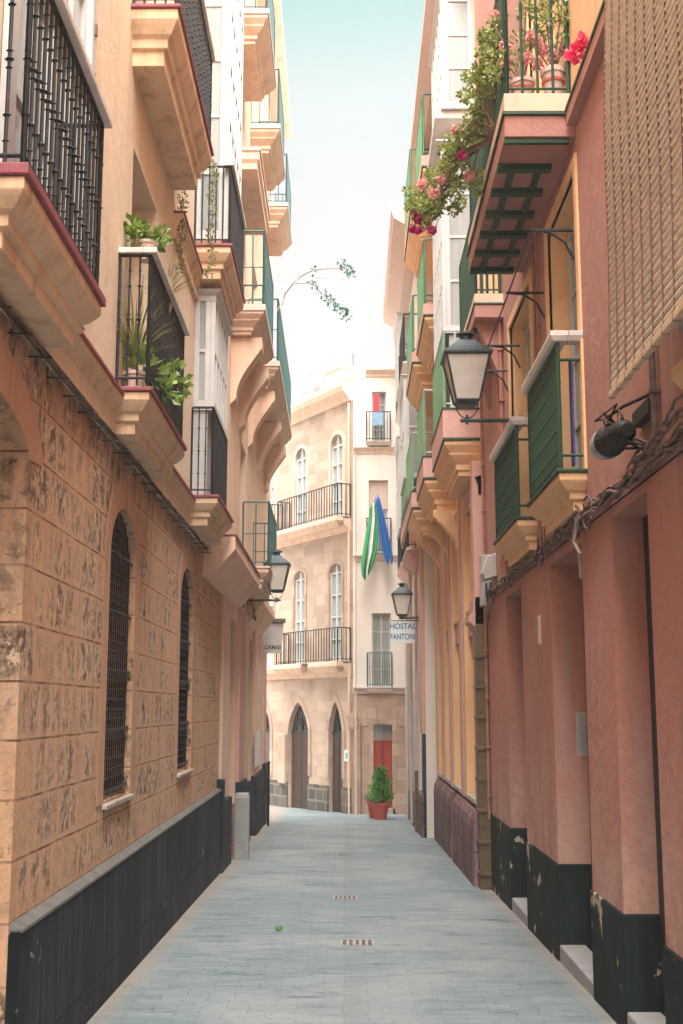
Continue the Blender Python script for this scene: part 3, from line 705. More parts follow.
for a, b in ((12.3, 14.1), (9.5, 11.15), (7.24, 8.16), (4.1, 6.30), (-3, 2.6)):
    MB(RF).box(a - .012, b + .012, -.795, .015, -.7, .455).build('plinth', 'plinth2', R1, bevel=.006)
    # slanting lighter top edge
    MB(RF).loft([(a - .012, b + .012, -.79, .015, .456), (a - .003, b + .003, -.79, .003, .464)]).build('plinth_cap', 'plinth2', R1)
MB(RF).box(9.50 - .004, 9.50, -.20, -.06, 1.15, 1.16)
vent = MB(RF); vent.box(8.9, 9.49, -.338, -.325, 1.35, 1.75)
v_ = MB(RF).box(9.488, 9.4985, -.32, -.17, 1.28, 1.62).build('vent_frame', 'sill', R1)
vs = MB(RF)
for k in range(8): vs.box(9.480, 9.4878, -.305, -.185, 1.31 + k * .038, 1.325 + k * .038)
vs.build('vent_slats', 'alum', v_)
MB(RF).box(10.02, 10.09, 0, .022, 2.18, 2.42).build('switch_cover', 'offwhite', R1, bevel=.004)
# ochre surrounds and windows
for i, (a, b, z0, z1) in enumerate(RW):
    s_ = MB(RF)
    s_.box(a - .09, a, -.02, .018, z0, z1 + .09); s_.box(b, b + .09, -.02, .018, z0, z1 + .09); s_.box(a, b, -.02, .018, z1, z1 + .09)
    s_.box(a, a + .005, -.215, -.02, z0, z1); s_.box(b - .005, b, -.215, -.02, z0, z1); s_.box(a + .005, b - .005, -.215, -.02, z1 - .005, z1)
    s_.build('window_surround', 'ochre', R1)
    window(RF, R1, a + .02, b - .02, z0 + .02, z1 - .02, -.15, 2, 4, fmat='greywood' if i > 1 else 'whitewood')
def grilled(u0, u1, v, z0, z1, style):
    sl = slab(RF, R1, u0, u1, v, z0, .26, 'ochre', lip=.025, lipmat='green', style=1)
    railing(RF, sl, u0 + .06, u1 - .06, v - .05, z0 + .02, z1, 'green', .055, style, vin=.02, r=.0075)
    MB(RF).loft([(u0 - .01, u1 + .01, 0, v - .01, z1 + .005), (u0 - .02, u1 + .02, 0, v, z1 + .02), (u0 - .04, u1 + .03, 0, v + .02, z1 + .05), (u0 - .04, u1 + .03, 0, v + .02, z1 + .085)]).build('handrail', 'marble', sl, bevel=.005)
    return sl
def grilled_open(u0, u1, v, z0, z1):
    sl = slab(RF, R1, u0, u1, v, z0, .27, 'ochre', lip=.025, lipmat='green', style=0)
    railing(RF, sl, u0 + .05, u1 - .05, v - .04, z0 + .01, z1, 'green', .065, 'bead', vin=.02, r=.009, ends=(False, True))
    for z in (z0 + .10, z1 - .12): MB(RF).tube([RF(u0 + .05, 0, z), RF(u0 + .05, v - .04, z)], .011, 6).build('stay', 'green', sl)
    m_ = MB(RF)
    m_.loft([(u0 + .02, u1 - .02, v - .10, v, z1 + .005), (u0, u1, v - .11, v + .015, z1 + .04), (u0, u1, v - .11, v + .015, z1 + .075)])
    m_.loft([(u0 + .02, u0 + .12, 0, v - .101, z1 + .005), (u0, u0 + .13, 0, v - .112, z1 + .04), (u0, u0 + .13, 0, v - .112, z1 + .075)])
    m_.build('handrail', 'marble', sl, bevel=.005)
    return sl
grilled_open(7.85, 9.30, .21, 3.24, 4.13)
grilled_open(10.0, 11.65, .20, 3.26, 4.06)
# near window under the blind, its sill
sn = MB(RF).loft([(4.3, 5.2, 0, .06, 3.02), (4.25, 5.25, 0, .13, 3.12), (4.25, 5.25, 0, .13, 3.17)]).build('window_sill', 'ochre', R1, bevel=.006)
# upper flower balcony
fb = MB(RF); fb.loft([(7.88, 10.55, 0, .50, 5.64), (7.88, 10.55, 0, .50, 5.80)])
fbo = fb.build('balcony', 'pinkup', R1, bevel=.006)
MB(RF).box(7.86, 10.57, 0, .515, 5.801, 5.825).build('lip', 'green', fbo)
MB(RF).box(7.88, 10.55, 0, .50, 5.826, 5.97).build('kerb', 'orangetrim', fbo, bevel=.006)
fi = MB(RF)
for k in range(6): u = 8.3 + k * .42; fi.box(u, u + .075, .10, .50, 5.595, 5.638)
for v in (.16, .36): fi.box(8.4, 10.5, v, v + .05, 5.612, 5.637)
fi.box(7.9, 7.94, .04, .5, 5.605, 5.638)
fi.build('balcony_supports', 'green', fbo)
railing(RF, fbo, 7.93, 10.5, .47, 5.98, 7.0, 'green', .11, 'plain', vin=.03, r=.011)
led = MB(RF).box(-3, 7.84, 0, .07, 5.70, 5.80).build('ledge', 'pinkup', R1)
MB(RF).box(-3, 7.84, 0, .08, 5.801, 5.825).build('lip', 'green', led)
MB(RF).box(-3, 8.48, 0, .012, 5.83, 12.4).build('upper_band', 'ochre', R1)
sb = MB(RF).loft([(11.95, 13.75, 0, .30, 5.68), (11.95, 13.75, 0, .30, 5.82)]).build('balcony', 'pinkup', R1, bevel=.006)
MB(RF).box(11.94, 13.77, 0, .31, 5.821, 5.84).build('lip', 'green', sb); MB(RF).box(11.95, 13.75, 0, .30, 5.841, 5.94).build('kerb', 'orangetrim', sb)
for u in (12.3, 13.0): MB(RF).box(u, u + .06, .05, .28, 5.64, 5.678).build('balcony_support', 'green', sb)
railing(RF, sb, 12.0, 13.7, .28, 5.95, 6.9, 'green', .07, 'plain', vin=.03, r=.011)
for u in (13.2, 12.1): MB(RF).prism_vz([(0, 5.05), (.02, 5.05), (.2, 5.5), (.26, 5.68), (0, 5.68)], u, u + .14).build('corbel', 'pinkup', R1)
# pipes on the wall
for u, v, r_, z0, z1, m_ in ((12.05, .03, .022, 2.9, 5.7, 'pipe'), (12.35, .028, .012, 2.9, 6.0, 'pipe'), (9.62, .02, .010, 2.9, 5.7, 'pipe'), (9.75, .02, .007, 2.9, 5.6, 'cable'), (13.95, .03, .018, .4, 5.4, 'pipe'), (5.95, .03, .018, 3.0, 3.9, 'cabledark')):
    p_ = MB(RF).tube([RF(u, v, z0), RF(u + .01, v, (z0 + z1) / 2), RF(u, v, z1)], r_, 8)
    z = z0 + .25
    while z < z1: p_.box(u - r_ * 1.7, u + r_ * 1.7, 0, v + r_ * 1.2, z, z + .02); z += .55
    p_.build('wall_pipe', m_, R1, smooth=False)

# ------------------------------------------------------------------ RIGHT building 2: ochre pilasters
R2 = thing('ochre_house', 'middle right house with ochre and mauve pilasters under balconies with bright green railings', 'building', RF(17, -1.2, -.5))
VO = .10
wall(RF, 14.17, 21.3, -.9, 4.62, [[(14.75, .62), (15.75, .62), (15.75, 2.5), (14.75, 2.5)], [(14.75, 2.95), (15.75, 2.95), (15.75, 4.4), (14.75, 4.4)], [(16.7, .62), (17.7, .62), (17.7, 4.4), (16.7, 4.4)], [(18.5, .62), (19.3, .62), (19.3, 4.4), (18.5, 4.4)], [(20.1, .62), (20.8, .62), (20.8, 4.4), (20.1, 4.4)]], 0, .16, 3).build('ground_wall', 'ochre', R2)
for (a, b, z0, z1) in ((14.75, 15.75, .62, 2.5), (14.75, 15.75, 2.95, 4.4), (16.7, 17.7, .62, 4.4), (18.5, 19.3, .62, 4.4), (20.1, 20.8, .62, 4.4)):
    window(RF, R2, a + .01, b - .01, z0 + .01, z1 - .01, -.10, 2, 3, fmat='ochre', pane='glass')
MB(RF).box(15.0, 15.12, -.09, -.05, 2.9, 3.5).build('shutter', 'green', R2)
wall(RF, 14.17, 21.3, 4.63, 11.2, [], 0, .1, 3).build('upper_wall', 'orange', R2)
for (a, b, m_, v) in ((14.2, 14.42, 'palepink', .13), (14.45, 14.72, 'ochre', .11), (15.8, 16.05, 'ochre', .11), (16.08, 16.28, 'mauve', .13), (16.3, 16.62, 'ochre', .11), (17.75, 17.95, 'ochre', .11), (17.98, 18.15, 'mauve', .13), (18.2, 18.45, 'ochre', .11), (19.35, 19.55, 'ochre', .11), (19.58, 19.75, 'mauve', .13), (19.8, 20.05, 'ochre', .11), (20.85, 21.28, 'ochre', .12)):
    MB(RF).box(a, b, 0, v, .50, 4.62).build('pilaster', m_, R2, bevel=.008)
for (a, b) in ((14.73, 15.79), (16.63, 17.74), (18.46, 19.34), (20.06, 20.84)):
    MB(RF).box(a, b, 0, .06, 2.56, 2.86).build('spandrel_panel', 'mauve', R2, bevel=.006)
    MB(RF).box(a, b, 0, .09, 2.861, 2.91).build('spandrel_sill', 'ochre', R2, bevel=.006)
    MB(RF).box(a, b, 0, .12, .505, .56).build('window_sill', 'sill', R2, bevel=.006)
for (a, b) in ((14.25, 17.25), (17.55, 21.1)):
    MB(RF).prism_vz([(0, -.9), (.19, -.9), (.19, .26), (.175, .36), (.13, .44), (.06, .48), (0, .49)], a, b).build('plinth', 'plinth3', R2, bevel=.01)
du = MB(RF).box(13.96, 14.22, .0, .14, gz(14), 2.62)
for k in range(8): du.box(13.94, 14.24, .0, .155, gz(14) + .15 + k * .35, gz(14) + .19 + k * .35)
du.build('metal_duct', 'brownmetal', R2, bevel=.004)
MB(RF).prism_vz([(0, 2.56), (.12, 2.56), (.16, 2.64), (.2, 2.66), (.2, 2.74), (.14, 2.78), (.14, 2.95), (0, 2.97)], 14.2, 14.72).build('capital', 'palepink', R2)
def r2balc(a, b, v, z, hf):
    s_ = slab(RF, R2, a, b, v, z, .44, 'ochre', lip=.03, lipmat='green', style=1)
    MB(RF).box(a, b, 0, v, z + .001, z + hf).build('parapet', 'palepink', s_, bevel=.006)
    MB(RF).box(a - .01, b + .01, 0, v + .01, z + hf + .001, z + hf + .02).build('parapet_cap', 'green', s_)
    railing(RF, s_, a + .03, b - .03, v - .03, z + hf + .03, z + hf + 1.02, 'brightgreen', .06, 'slat', vin=v - .04, ends=(False, False))
    railing(RF, s_, a + .03, a + .06, v - .03, z + hf + .03, z + hf + 1.02, 'whitewood', .16, 'plain', vin=.03, ends=(True, False), name='end_railing', r=.012)
r2balc(14.3, 16.35, .47, 4.93, .36)
r2balc(17.1, 19.0, .55, 4.98, .30)
r2balc(19.6, 24.2, .60, 4.96, .26)
MB(RF).prism_vz([(0, 4.2), (.06, 4.2), (.06, 4.3), (.10, 4.42), (0, 4.45)], 14.2, 21.2).build('string_course', 'mauve', R2)
for u in (17.2, 18.6, 20.3): corbel(RF, R2, u, u + .22, .40, 4.52, .62, 'ochre', .0)
bay(RF, R2, 14.45, 16.1, .44, 6.32, 8.9, 6, 4, vin=.0, crown=.06)
MB(RF).box(14.5, 16.05, 0, .36, 5.3, 6.31).build('bay_base_panel', 'whitewood', R2)
# awning boards and upper slabs beyond the bay
for (a, b, v, z, h) in ((16.6, 18.6, .55, 7.3, .3), (19.0, 21.2, .6, 7.3, .3), (16.6, 18.6, .55, 9.6, .3), (19.0, 21.2, .62, 9.9, .3)):
    q = slab(RF, R2, a, b, v, z, h + .12, 'ochre', lip=.03, lipmat='green', style=1)
    MB(RF).box(a, b, 0, v, z + .001, z + .16).build('parapet', 'palepink', q)
    railing(RF, q, a + .03, b - .03, v - .03, z + .17, z + 1.15, 'brightgreen', .07, 'slat', vin=v - .05, ends=(False, False))
    railing(RF, q, a + .03, a + .06, v - .03, z + .17, z + 1.15, 'irongreen', .16, 'plain', vin=.03, ends=(True, False), name='end_railing', r=.012)
MB(RF).box(14.5, 16.4, 0, .5, 9.25, 9.35).build('awning_board', 'greywood', R2)
bay(RF, R2, 14.45, 16.2, .42, 9.36, 11.0, 6, 3, vin=.0, crown=.04)
MB(RF).loft([(14.17, 21.4, -.3, .35, 11.21), (14.17, 21.5, -.3, .55, 11.4), (14.17, 21.5, -.3, .55, 11.5)]).build('roof_cornice', 'offwhite', R2)

# ------------------------------------------------------------------ RIGHT building 3: blush/white, by the plaza
R3 = thing('blush_house', 'pale blush house beyond the ochre one on the right, behind the hostel sign', 'building', RF(24, -1.2, -.6))
V3 = .30
wall(RF, 21.32, 27.4, -1.0, 10.6, [[(22.6, -.7), (23.5, -.7), (23.5, 1.95), (22.6, 1.95)], [(24.9, -.75), (25.6, -.75), (25.6, 1.9), (24.9, 1.9)], [(22.4, 2.9), (23.1, 2.9), (23.1, 4.4), (22.4, 4.4)], [(24.4, 2.9), (25.1, 2.9), (25.1, 4.4), (24.4, 4.4)]], V3, .25, 3).build('wall', 'white', R3)
for (a, b, z0, z1) in ((22.4, 23.1, 2.9, 4.4), (24.4, 25.1, 2.9, 4.4)): window(RF, R3, a, b, z0, z1, V3 - .1, 2, 3, fmat='greywood')
for (a, b, z1) in ((22.6, 23.5, 1.95), (24.9, 25.6, 1.9)): filler(RF, R3, a, b, -.8, z1, V3 - .18, 'doordark', 'door')
for (a, b, m_, v, z0, z1) in ((21.34, 21.9, 'palepink', .07, 1.2, 4.8), (23.55, 24.2, 'offwhite', .06, -.1, 4.8), (25.7, 26.3, 'palepink', .06, -.1, 4.6), (26.6, 27.3, 'offwhite', .08, -.1, 4.7)):
    MB(RF).box(a, b, V3, V3 + v, z0, z1).build('pilaster', m_, R3, bevel=.01)
for (a, b, z1) in ((21.34, 22.55, .15), (23.52, 24.85, -.02), (25.65, 27.38, -.1)):
    MB(RF).box(a, b, V3, V3 + .09, -1, z1).build('plinth', 'plinth3', R3, bevel=.01)
MB(RF).box(21.33, 21.75, V3 - .1, V3 + .05, -.6, 1.19).build('dark_pilaster', 'plinth', R3)
for (u, v, z0, z1) in ((24.3, .12, -.6, 8.5), (22.58, .11, -.6, .5), (26.45, .1, -.7, 7.6)):
    MB(RF).tube([RF(u, V3 + v, z0), RF(u, V3 + v, z1)], .035, 8).build('downpipe', 'greybox' if z1 > 2 else 'brownmetal', R3)
for (a, b, v, z, m_) in ((21.6, 23.6, .30, 4.55, 'offwhite'), (24.6, 26.9, .28, 4.65, 'offwhite'), (22.0, 24.0, .32, 8.2, 'offwhite'), (24.8, 26.8, .30, 8.2, 'white')):
    q = slab(RF, R3, a, b, v + V3, z, .30, 'palepink' if z < 5 else m_, lip=.05, lipmat='offwhite', style=1, back=V3)
    railing(RF, q, a + .04, b - .04, v + V3 - .03, z + .01, z + .95, 'iron', .13, 'plain', vin=V3, r=.01)
for (a, b, z0, z1, v) in ((24.9, 26.6, 5.4, 7.4, .30), (21.9, 23.8, 5.9, 7.9, .32), (25.0, 26.7, 8.5, 10.2, .30)):
    bay(RF, R3, a, b, V3 + v, z0, z1, 3, 2, vin=V3, mat='whitewood', pane='paleglass')
MB(RF).loft([(21.3, 27.5, -.3, V3 + .2, 10.61), (21.3, 27.6, -.3, V3 + .5, 10.8), (21.3, 27.6, -.3, V3 + .55, 10.95)]).build('roof_cornice', 'offwhite', R3)

# ------------------------------------------------------------------ white house facing the street
WH = thing('white_house', 'narrow white house closing the street, with a red door in its stone ground floor', 'building', (.8, 29.2, -.77))
wall(WF, .19, 2.6, -1.1, 1.98, [[(.66, -.80), (1.09, -.80), (1.09, 1.26), (.66, 1.26)]], 0, .28, 3).build('stone_ground_floor', 'farbase', WH)
wall(WF, .19, 2.6, 1.99, 7.86, [[(.63, 2.12), (1.08, 2.12), (1.08, 3.86), (.63, 3.86)], [(.57, 5.3), (1.03, 5.3), (1.03, 7.05), (.57, 7.05)]], .02, .25, 3).build('upper_wall', 'white', WH)
wall(WF, .50, 2.6, 7.87, 9.72, [[(.66, 8.0), (1.0, 8.0), (1.0, 9.25), (.66, 9.25)]], .0, .2, 3).build('top_storey', 'white', WH)
MB(WF).box(.20, .499, -2.5, -.02, 7.87, 9.1).build('side_terrace_wall', 'white', WH)
dr = MB(WF).box(.64, 1.11, -.28, -.20, -.80, .90).build('door', 'doorred', WH)
MB(WF).box(.865, .885, -.199, -.19, -.78, .88).build('door_seam', 'dark', dr); MB(WF).lathe(WF(.84, -.185, .05), [(.0, -.02), (.02, 0), (.0, .02)], 6).build('door_knob', 'brownmetal', dr)
MB(WF).box(.64, 1.11, -.28, -.22, .97, 1.3).build('fanlight', 'glass', WH); MB(WF).box(.64, 1.11, -.28, -.18, .90, .97).build('door_lintel', 'farbase', WH)
MB(WF).box(.60, 1.15, -.22, .03, -1.0, gz(28) + .12).build('doorstep', 'sill', WH)
window(WF, WH, .63, 1.08, 2.12, 3.86, -.12, 2, 4, pane='glass', fw=.035)
window(WF, WH, .57, 1.03, 5.3, 6.35, -.12, 2, 3, pane='glass', fw=.035)
MB(WF).box(.575, 1.025, -.16, -.08, 6.36, 7.04).build('roller_shutter', 'offwhite', WH)
window(WF, WH, .66, 1.0, 8.0, 9.25, -.12, 2, 4, pane='glass', fw=.03)
for (a, b, z, m_) in ((.20, 1.6, 2.12, 'offwhite'), (.20, 1.6, 5.22, 'offwhite'), (.20, 1.6, 7.84, 'orangetrim')):
    ledge(WF, WH, a, b, z, .14, .12, m_, 'sill', back=.02, name='string_course')
ledge(WF, WH, .5, 1.4, 9.78, .16, .14, 'orangetrim', 'orangetrim', name='roof_cornice')
q = slab(WF, WH, .50, 1.12, .22, 2.13, .12, 'offwhite', lip=.03, lipmat='sill', style=2)
railing(WF, q, .52, 1.09, .20, 2.14, 2.92, 'irongreen', .055, 'plain', vin=.03, r=.008)
q = slab(WF, WH, .50, 1.12, .20, 5.28, .10, 'offwhite', lip=.03, lipmat='sill', style=2)
railing(WF, q, .52, 1.09, .18, 5.29, 6.1, 'iron', .07, 'plain', vin=.03, r=.008)
q = slab(WF, WH, .50, 1.12, .20, 7.98, .10, 'offwhite', lip=.03, lipmat='sill', style=2)
railing(WF, q, .52, 1.09, .18, 7.99, 8.7, 'iron', .07, 'plain', vin=.03, r=.008)
# stone jambs
for (a, b) in ((.56, .655), (1.095, 1.18)): MB(WF).box(a, b, 0, .03, -.9, 1.27).build('door_jamb', 'farbase', WH, bevel=.008)
arch = MB(WF)
for k in range(7):
    t0 = R(68 + k * 6.4); t1 = R(68 + (k + 1) * 6.2); c = .875; 
    pr = [(c + 2.0 * math.cos(t0), -.72 + 2.0 * math.sin(t0)), (c + 2.0 * math.cos(t1), -.72 + 2.0 * math.sin(t1)), (c + 2.36 * math.cos(t1), -.72 + 2.36 * math.sin(t1)), (c + 2.36 * math.cos(t0), -.72 + 2.36 * math.sin(t0))]
    arch.prism_uz(pr, 0, .025)
arch.build('relieving_arch', 'farbase', WH, bevel=.006)
for (u, z) in ((.34, 4.6), (.74, 4.55), (.92, 5.9), (.80, 4.25)):
    pass
MB(WF).tube([WF(.25, .06, -.8), WF(.25, .06, 7.8)], .022, 8).build('downpipe', 'offwhite', WH)
MB(WF).tube([WF(.37, .05, -.8), WF(.37, .05, 1.3)], .013, 8).build('conduit', 'brownmetal', WH)

# ------------------------------------------------------------------ curved stone house beyond the left buildings
ST = thing('stone_corner_house', 'pale stone house at the bend, with pointed arched doors and two long iron balconies', 'building', SF(2, -1.2, -.8))
dh = [arch_outline(2.06, 3.12, -1.05, 1.05, 1.78, 12, 1), arch_outline(.42, 1.05, -1.05, 1.05, 1.80, 12, 1), arch_outline(4.12, 4.9, -.10, 1.05, 1.62, 12, 1)]
wall(SF, -.0, 7.5, -1.2, 2.42, dh, 0, .28, 3).build('ground_wall', 'farstone', ST)
wh = [arch_outline(2.28, 2.84, 2.76, 4.9, 5.12, 10), arch_outline(.44, 1.04, 2.76, 4.9, 5.12, 10), arch_outline(4.0, 4.55, 2.76, 4.9, 5.12, 10),
      arch_outline(2.22, 2.84, 6.22, 8.05, 8.34, 10), arch_outline(.38, 1.0, 6.22, 8.05, 8.34, 10), arch_outline(4.0, 4.6, 6.22, 8.05, 8.34, 10)]
wall(SF, -.0, 7.5, 2.43, 9.1, wh, 0, .2, 3).build('upper_wall', 'farstone', ST)
for (a, b, zb, pan) in ((2.06, 3.12, -.9, 'doorbrown'), (.42, 1.05, -.9, 'doorbrown'), (4.12, 4.9, -.1, 'darkglass')):
    d_ = MB(SF).box(a - .03, b + .03, -.16, -.09, zb - .1, 1.06).build('door' if pan == 'doorbrown' else 'window', pan, ST)
    f_ = MB(SF).prism_uz(arch_outline(a, b, 1.07, 1.08, 1.78, 12, 1), -.16, -.10).build('fanlight', 'darkglass', ST)
    fb_ = MB(SF); c = (a + b) / 2; hw = (b - a) / 2
    for k in range(7):
        t = math.pi * (k + .5) / 7; fb_.tube([SF(c, -.09, 1.1), SF(c + hw * .8 * math.cos(t), -.09, 1.1 + .55 * math.sin(t))], .012, 5)
    fb_.tube([SF(c + hw * .5 * math.cos(math.pi * k / 8), -.088, 1.1 + .34 * math.sin(math.pi * k / 8)) for k in range(9)], .012, 5)
    fb_.box(a, b, -.12, -.07, 1.03, 1.09)
    fb_.build('fanlight_bars', 'iron', f_)
    if pan == 'doorbrown':
        kk = MB(SF)
        kk.box(c - .008, c + .008, -.09, -.084, zb, 1.02); kk.build('door_seam', 'dark', d_)
    ro = arch_outline(a - .13, b + .13, zb + .9 if pan == 'doorbrown' else zb, 1.05, 1.96, 12, 1); ri = arch_outline(a, b, zb + .9 if pan == 'doorbrown' else zb, 1.05, 1.79, 12, 1)
    n_ = len(ro); sb_ = MB(SF)
    sb_.add([SF(x, .03, z) for x, z in ro] + [SF(x, .03, z) for x, z in ri] + [SF(x, 0, z) for x, z in ro] + [SF(x, 0, z) for x, z in ri],
            [f for k in range(1, n_) for f in ((k, (k + 1) % n_, n_ + (k + 1) % n_, n_ + k), (k, (k + 1) % n_, 2 * n_ + (k + 1) % n_, 2 * n_ + k), (n_ + k, n_ + (k + 1) % n_, 3 * n_ + (k + 1) % n_, 3 * n_ + k))])
    sb_.build('arch_surround', 'farbase', ST)
for (a, b) in ((.02, .41), (1.06, 2.05), (3.13, 7.5)):
    MB(SF).box(a, b, 0, .05, -1.2, -.18).build('base_blocks', 'darkblock', ST, bevel=.01)
MB(SF).box(3.13, 3.5, .001, .12, -.25, 1.0).build('buttress', 'farstone', ST, bevel=.03)
for i, (a, b, z0, zs, zt) in enumerate(((2.28, 2.84, 2.76, 4.9, 5.12), (.44, 1.04, 2.76, 4.9, 5.12), (4.0, 4.55, 2.76, 4.9, 5.12), (2.22, 2.84, 6.22, 8.05, 8.34), (.38, 1.0, 6.22, 8.05, 8.34), (4.0, 4.6, 6.22, 8.05, 8.34))):
    o = MB(SF); c = (a + b) / 2
    o.box(a, a + .05, -.10, -.03, z0, zs); o.box(b - .05, b, -.10, -.03, z0, zs); o.box(c - .03, c + .03, -.10, -.025, z0, zt - .03)
    for k in range(1, 5): zz = z0 + (zs - z0) * k / 4; o.box(a, b, -.095, -.04, zz - .018, zz + .018)
    o.box(a, b, -.10, -.03, z0, z0 + .1)
    o = o.build('window', 'whitewood', ST)
    MB(SF).prism_uz(arch_outline(a - .02, b + .02, z0, zs, zt + .02, 10), -.14, -.08).build('pane', 'paleglass', o)
    ring_surround(SF, ST, a, b, z0, zs, zt, .09, 0, 'farbase' if i < 3 else 'orangetrim', th=.03)
for (z, u0, u1) in ((2.70, -.25, 7.5), (6.15, -.25, 7.5)):
    MB(SF).prism_vz([(0, z - .32), (.05, z - .32), (.08, z - .24), (.20, z - .16), (.24, z - .06), (.24, z), (0, z)], 0.02, u1).build('string_course', 'orangetrim', ST, bevel=.01)
    for (a, b) in ((-.0, 1.35), (1.75, 3.2)) if z < 5 else ((-.0, 3.25),):
        q = MB(SF).loft([(a + .1, b - .1, .24, .30, z - .22), (a, b, .24, .44, z - .08), (a, b, .24, .44, z + .02)]).build('balcony', 'orangetrim', ST, bevel=.01)
    q = MB(SF).box(0, 3.3, .0, .40, z + .021, z + .035).build('balcony_floor', 'sill', ST)
    railing(SF, q, .02, 3.1, .38, z + .04, z + .82, 'iron', .13, 'plain', vin=.03, r=.012)
    if z > 5: railing(SF, q, 3.5, 5.5, .38, z + .04, z + .82, 'iron', .13, 'plain', vin=.03, r=.012)
MB(SF).prism_vz([(0, 9.05), (.06, 9.05), (.1, 9.14), (.24, 9.28), (.28, 9.40), (.28, 9.48), (-.4, 9.5)], .0, 7.5).build('roof_cornice', 'orangetrim', ST, bevel=.01)
tr = MB(SF)
tr.box(.0, 7.5, -.14, -.02, 9.49, 9.70); tr.build('parapet', 'palepink', ST)
tr = MB(SF).box(1.5, 2.3, -1.4, -.6, 9.5, 10.35).box(1.42, 2.38, -1.48, -.52, 10.35, 10.43).build('roof_turret', 'white', ST, bevel=.02)
railing(SF, ST, .05, 7.4, -.08, 9.7, 10.25, 'alum', .7, 'plain', vin=-.3, r=.008, rail=.01)
MB(SF).lathe(SF(2.1, -.35, 9.5), [(.0, 0), (.16, 0), (.2, .3), (.12, .42), (0, .45)], 10).build('roof_vent', 'terracotta', ST, smooth=True)
pq = MB(SF).box(.10, .30, .001, .03, .42, .68).build('house_plaque', 'signwhite', ST)
MB(SF).box(.16, .24, .031, .034, .48, .62).build('plaque_emblem', 'teal', pq)
MB(SF).tube([SF(.05, .05, -.9), SF(.05, .05, 9)], .03, 8).build('downpipe', 'orangetrim', ST)

# ------------------------------------------------------------------ street lamps
def lantern(name_label, tipx, y, zb, wallx, s=1.0, armz=None):
    """four-sided lantern standing on the end of a wall arm"""
    t = thing('street_lamp', name_label, 'street lamp', (wallx, y, armz), 'wall lanterns')
    c = (tipx, y)
    ar = MB(); sg = 1 if wallx > tipx else -1
    ar.tube([(wallx, y, armz), (tipx - sg * .06 * s, y, armz)], .018 * s, 8)
    ar.box(wallx - .01, wallx + .01, y - .05, y + .05, armz - .12, armz + .12)
    ar.tube([(wallx, y, armz + .03), (wallx - sg * .1, y, armz + .04), (wallx - sg * .17, y, armz + .002)], .006, 6)
    ar.build('arm', 'lampmetal', t)
    cr = MB()
    for q in (-1, 1):
        pts = []
        for k in range(9):
            a = math.pi * k / 8 / 2
            pts.append((c[0] + q * (.10 * s) * math.sin(a), y, armz + .02 + (zb - armz - .02) * (1 - math.cos(a)) ** 1.0))
        cr.tube(pts, .006 * s, 6)
    cr.tube([(c[0], y, armz - .03), (c[0], y, armz + .05)], .012 * s, 8); cr.lathe((c[0], y, armz - .04), [(0, 0), (.018 * s, .01), (.01 * s, .03)], 8)
    cr.build('cradle', 'lampmetal', t)
    g = MB(); b0, b1, h = .105 * s, .19 * s, .40 * s
    g.lathe((c[0], y, zb + .015), [(b0 * 1.38, 0), (b1 * 1.38, h)], 4)
    g.build('glass', 'lampglass', t)
    f = MB(); rt = 1.414
    f.lathe((c[0], y, zb), [(b0 * 1.1 * rt * .6, -.03 * s), (b0 * rt, 0), (b0 * rt * 1.04, .015 * s)], 4)
    for i in range(4):
        a = math.pi / 4 + i * math.pi / 2
        p0 = (c[0] + b0 * rt * math.cos(a), y + b0 * rt * math.sin(a), zb + .01); p1 = (c[0] + b1 * rt * math.cos(a), y + b1 * rt * math.sin(a), zb + .01 + h)
        f.tube([p0, p1], .011 * s, 6)
    f.build('frame', 'lampmetal', t)
    rf = MB(); zt = zb + h + .01
    rf.lathe((c[0], y, zt), [(b1 * rt * .98, -.012 * s), (b1 * rt * 1.14, 0), (b1 * rt * 1.14, .018 * s), (b1 * rt * .9, .055 * s), (b1 * rt * .62, .105 * s), (b1 * rt * .42, .145 * s), (b1 * rt * .40, .155 * s)], 4)
    rf.lathe((c[0], y, zt + .15 * s), [(.05 * s, 0), (.05 * s, .05 * s), (.085 * s, .062 * s), (.08 * s, .08 * s), (.03 * s, .10 * s), (0, .11 * s)], 12)
    rf.build('cap', 'lampmetal', t)
    bl = MB().lathe((c[0], y, zt - .03 * s), [(.02 * s, 0), (.03 * s, -.08 * s), (.045 * s, -.15 * s), (.03 * s, -.21 * s), (0, -.22 * s)], 10)
    bl.build('bulb', 'signwhite', t, smooth=True)
    return t
lantern('large four-sided lantern on a wall arm beside the nearest green grille', 1.085, 10.3, 4.33, RF(10.3, 0, 0)[0], 1.0, 4.17)
lantern('dark teal lantern on the left, under the iron balcony of the peach house', -1.09, 19.0, 3.50, LF(19, .05, 0)[0], 1.0, 3.35)
lantern('small far lantern above the hostel sign', 1.10, 23.0, 3.42, RF(23, V3, 0)[0], .95, 3.36)
# ------------------------------------------------------------------ signs
def lettering(txt, size, loc, rot, mat, par, sx=1.0, name='lettering'):
    cu = bpy.data.curves.new('txt', 'FONT'); cu.body = txt; cu.size = size; cu.extrude = .002; cu.align_x = 'CENTER'; cu.align_y = 'CENTER'; cu.offset = size * .018
    o = bpy.data.objects.new('txt', cu); COL.objects.link(o)
    dg = bpy.context.evaluated_depsgraph_get(); me = bpy.data.meshes.new_from_object(o.evaluated_get(dg))
    bpy.data.objects.remove(o)
    n = bpy.data.objects.new(name, me); COL.objects.link(n); me.name = name
    me.materials.clear(); me.materials.append(M[mat]); n.parent = par
    off = Vector(par.location); p = par.parent
    while p: off += p.location; p = p.parent
    n.location = Vector(loc) - off; n.rotation_euler = rot; n.scale = (sx, 1, 1)
    return n
t = thing('hotel_sign', 'white hanging sign reading HOSTAL FANTONI under the far lantern', 'sign', (1.6, 23, 3.32))
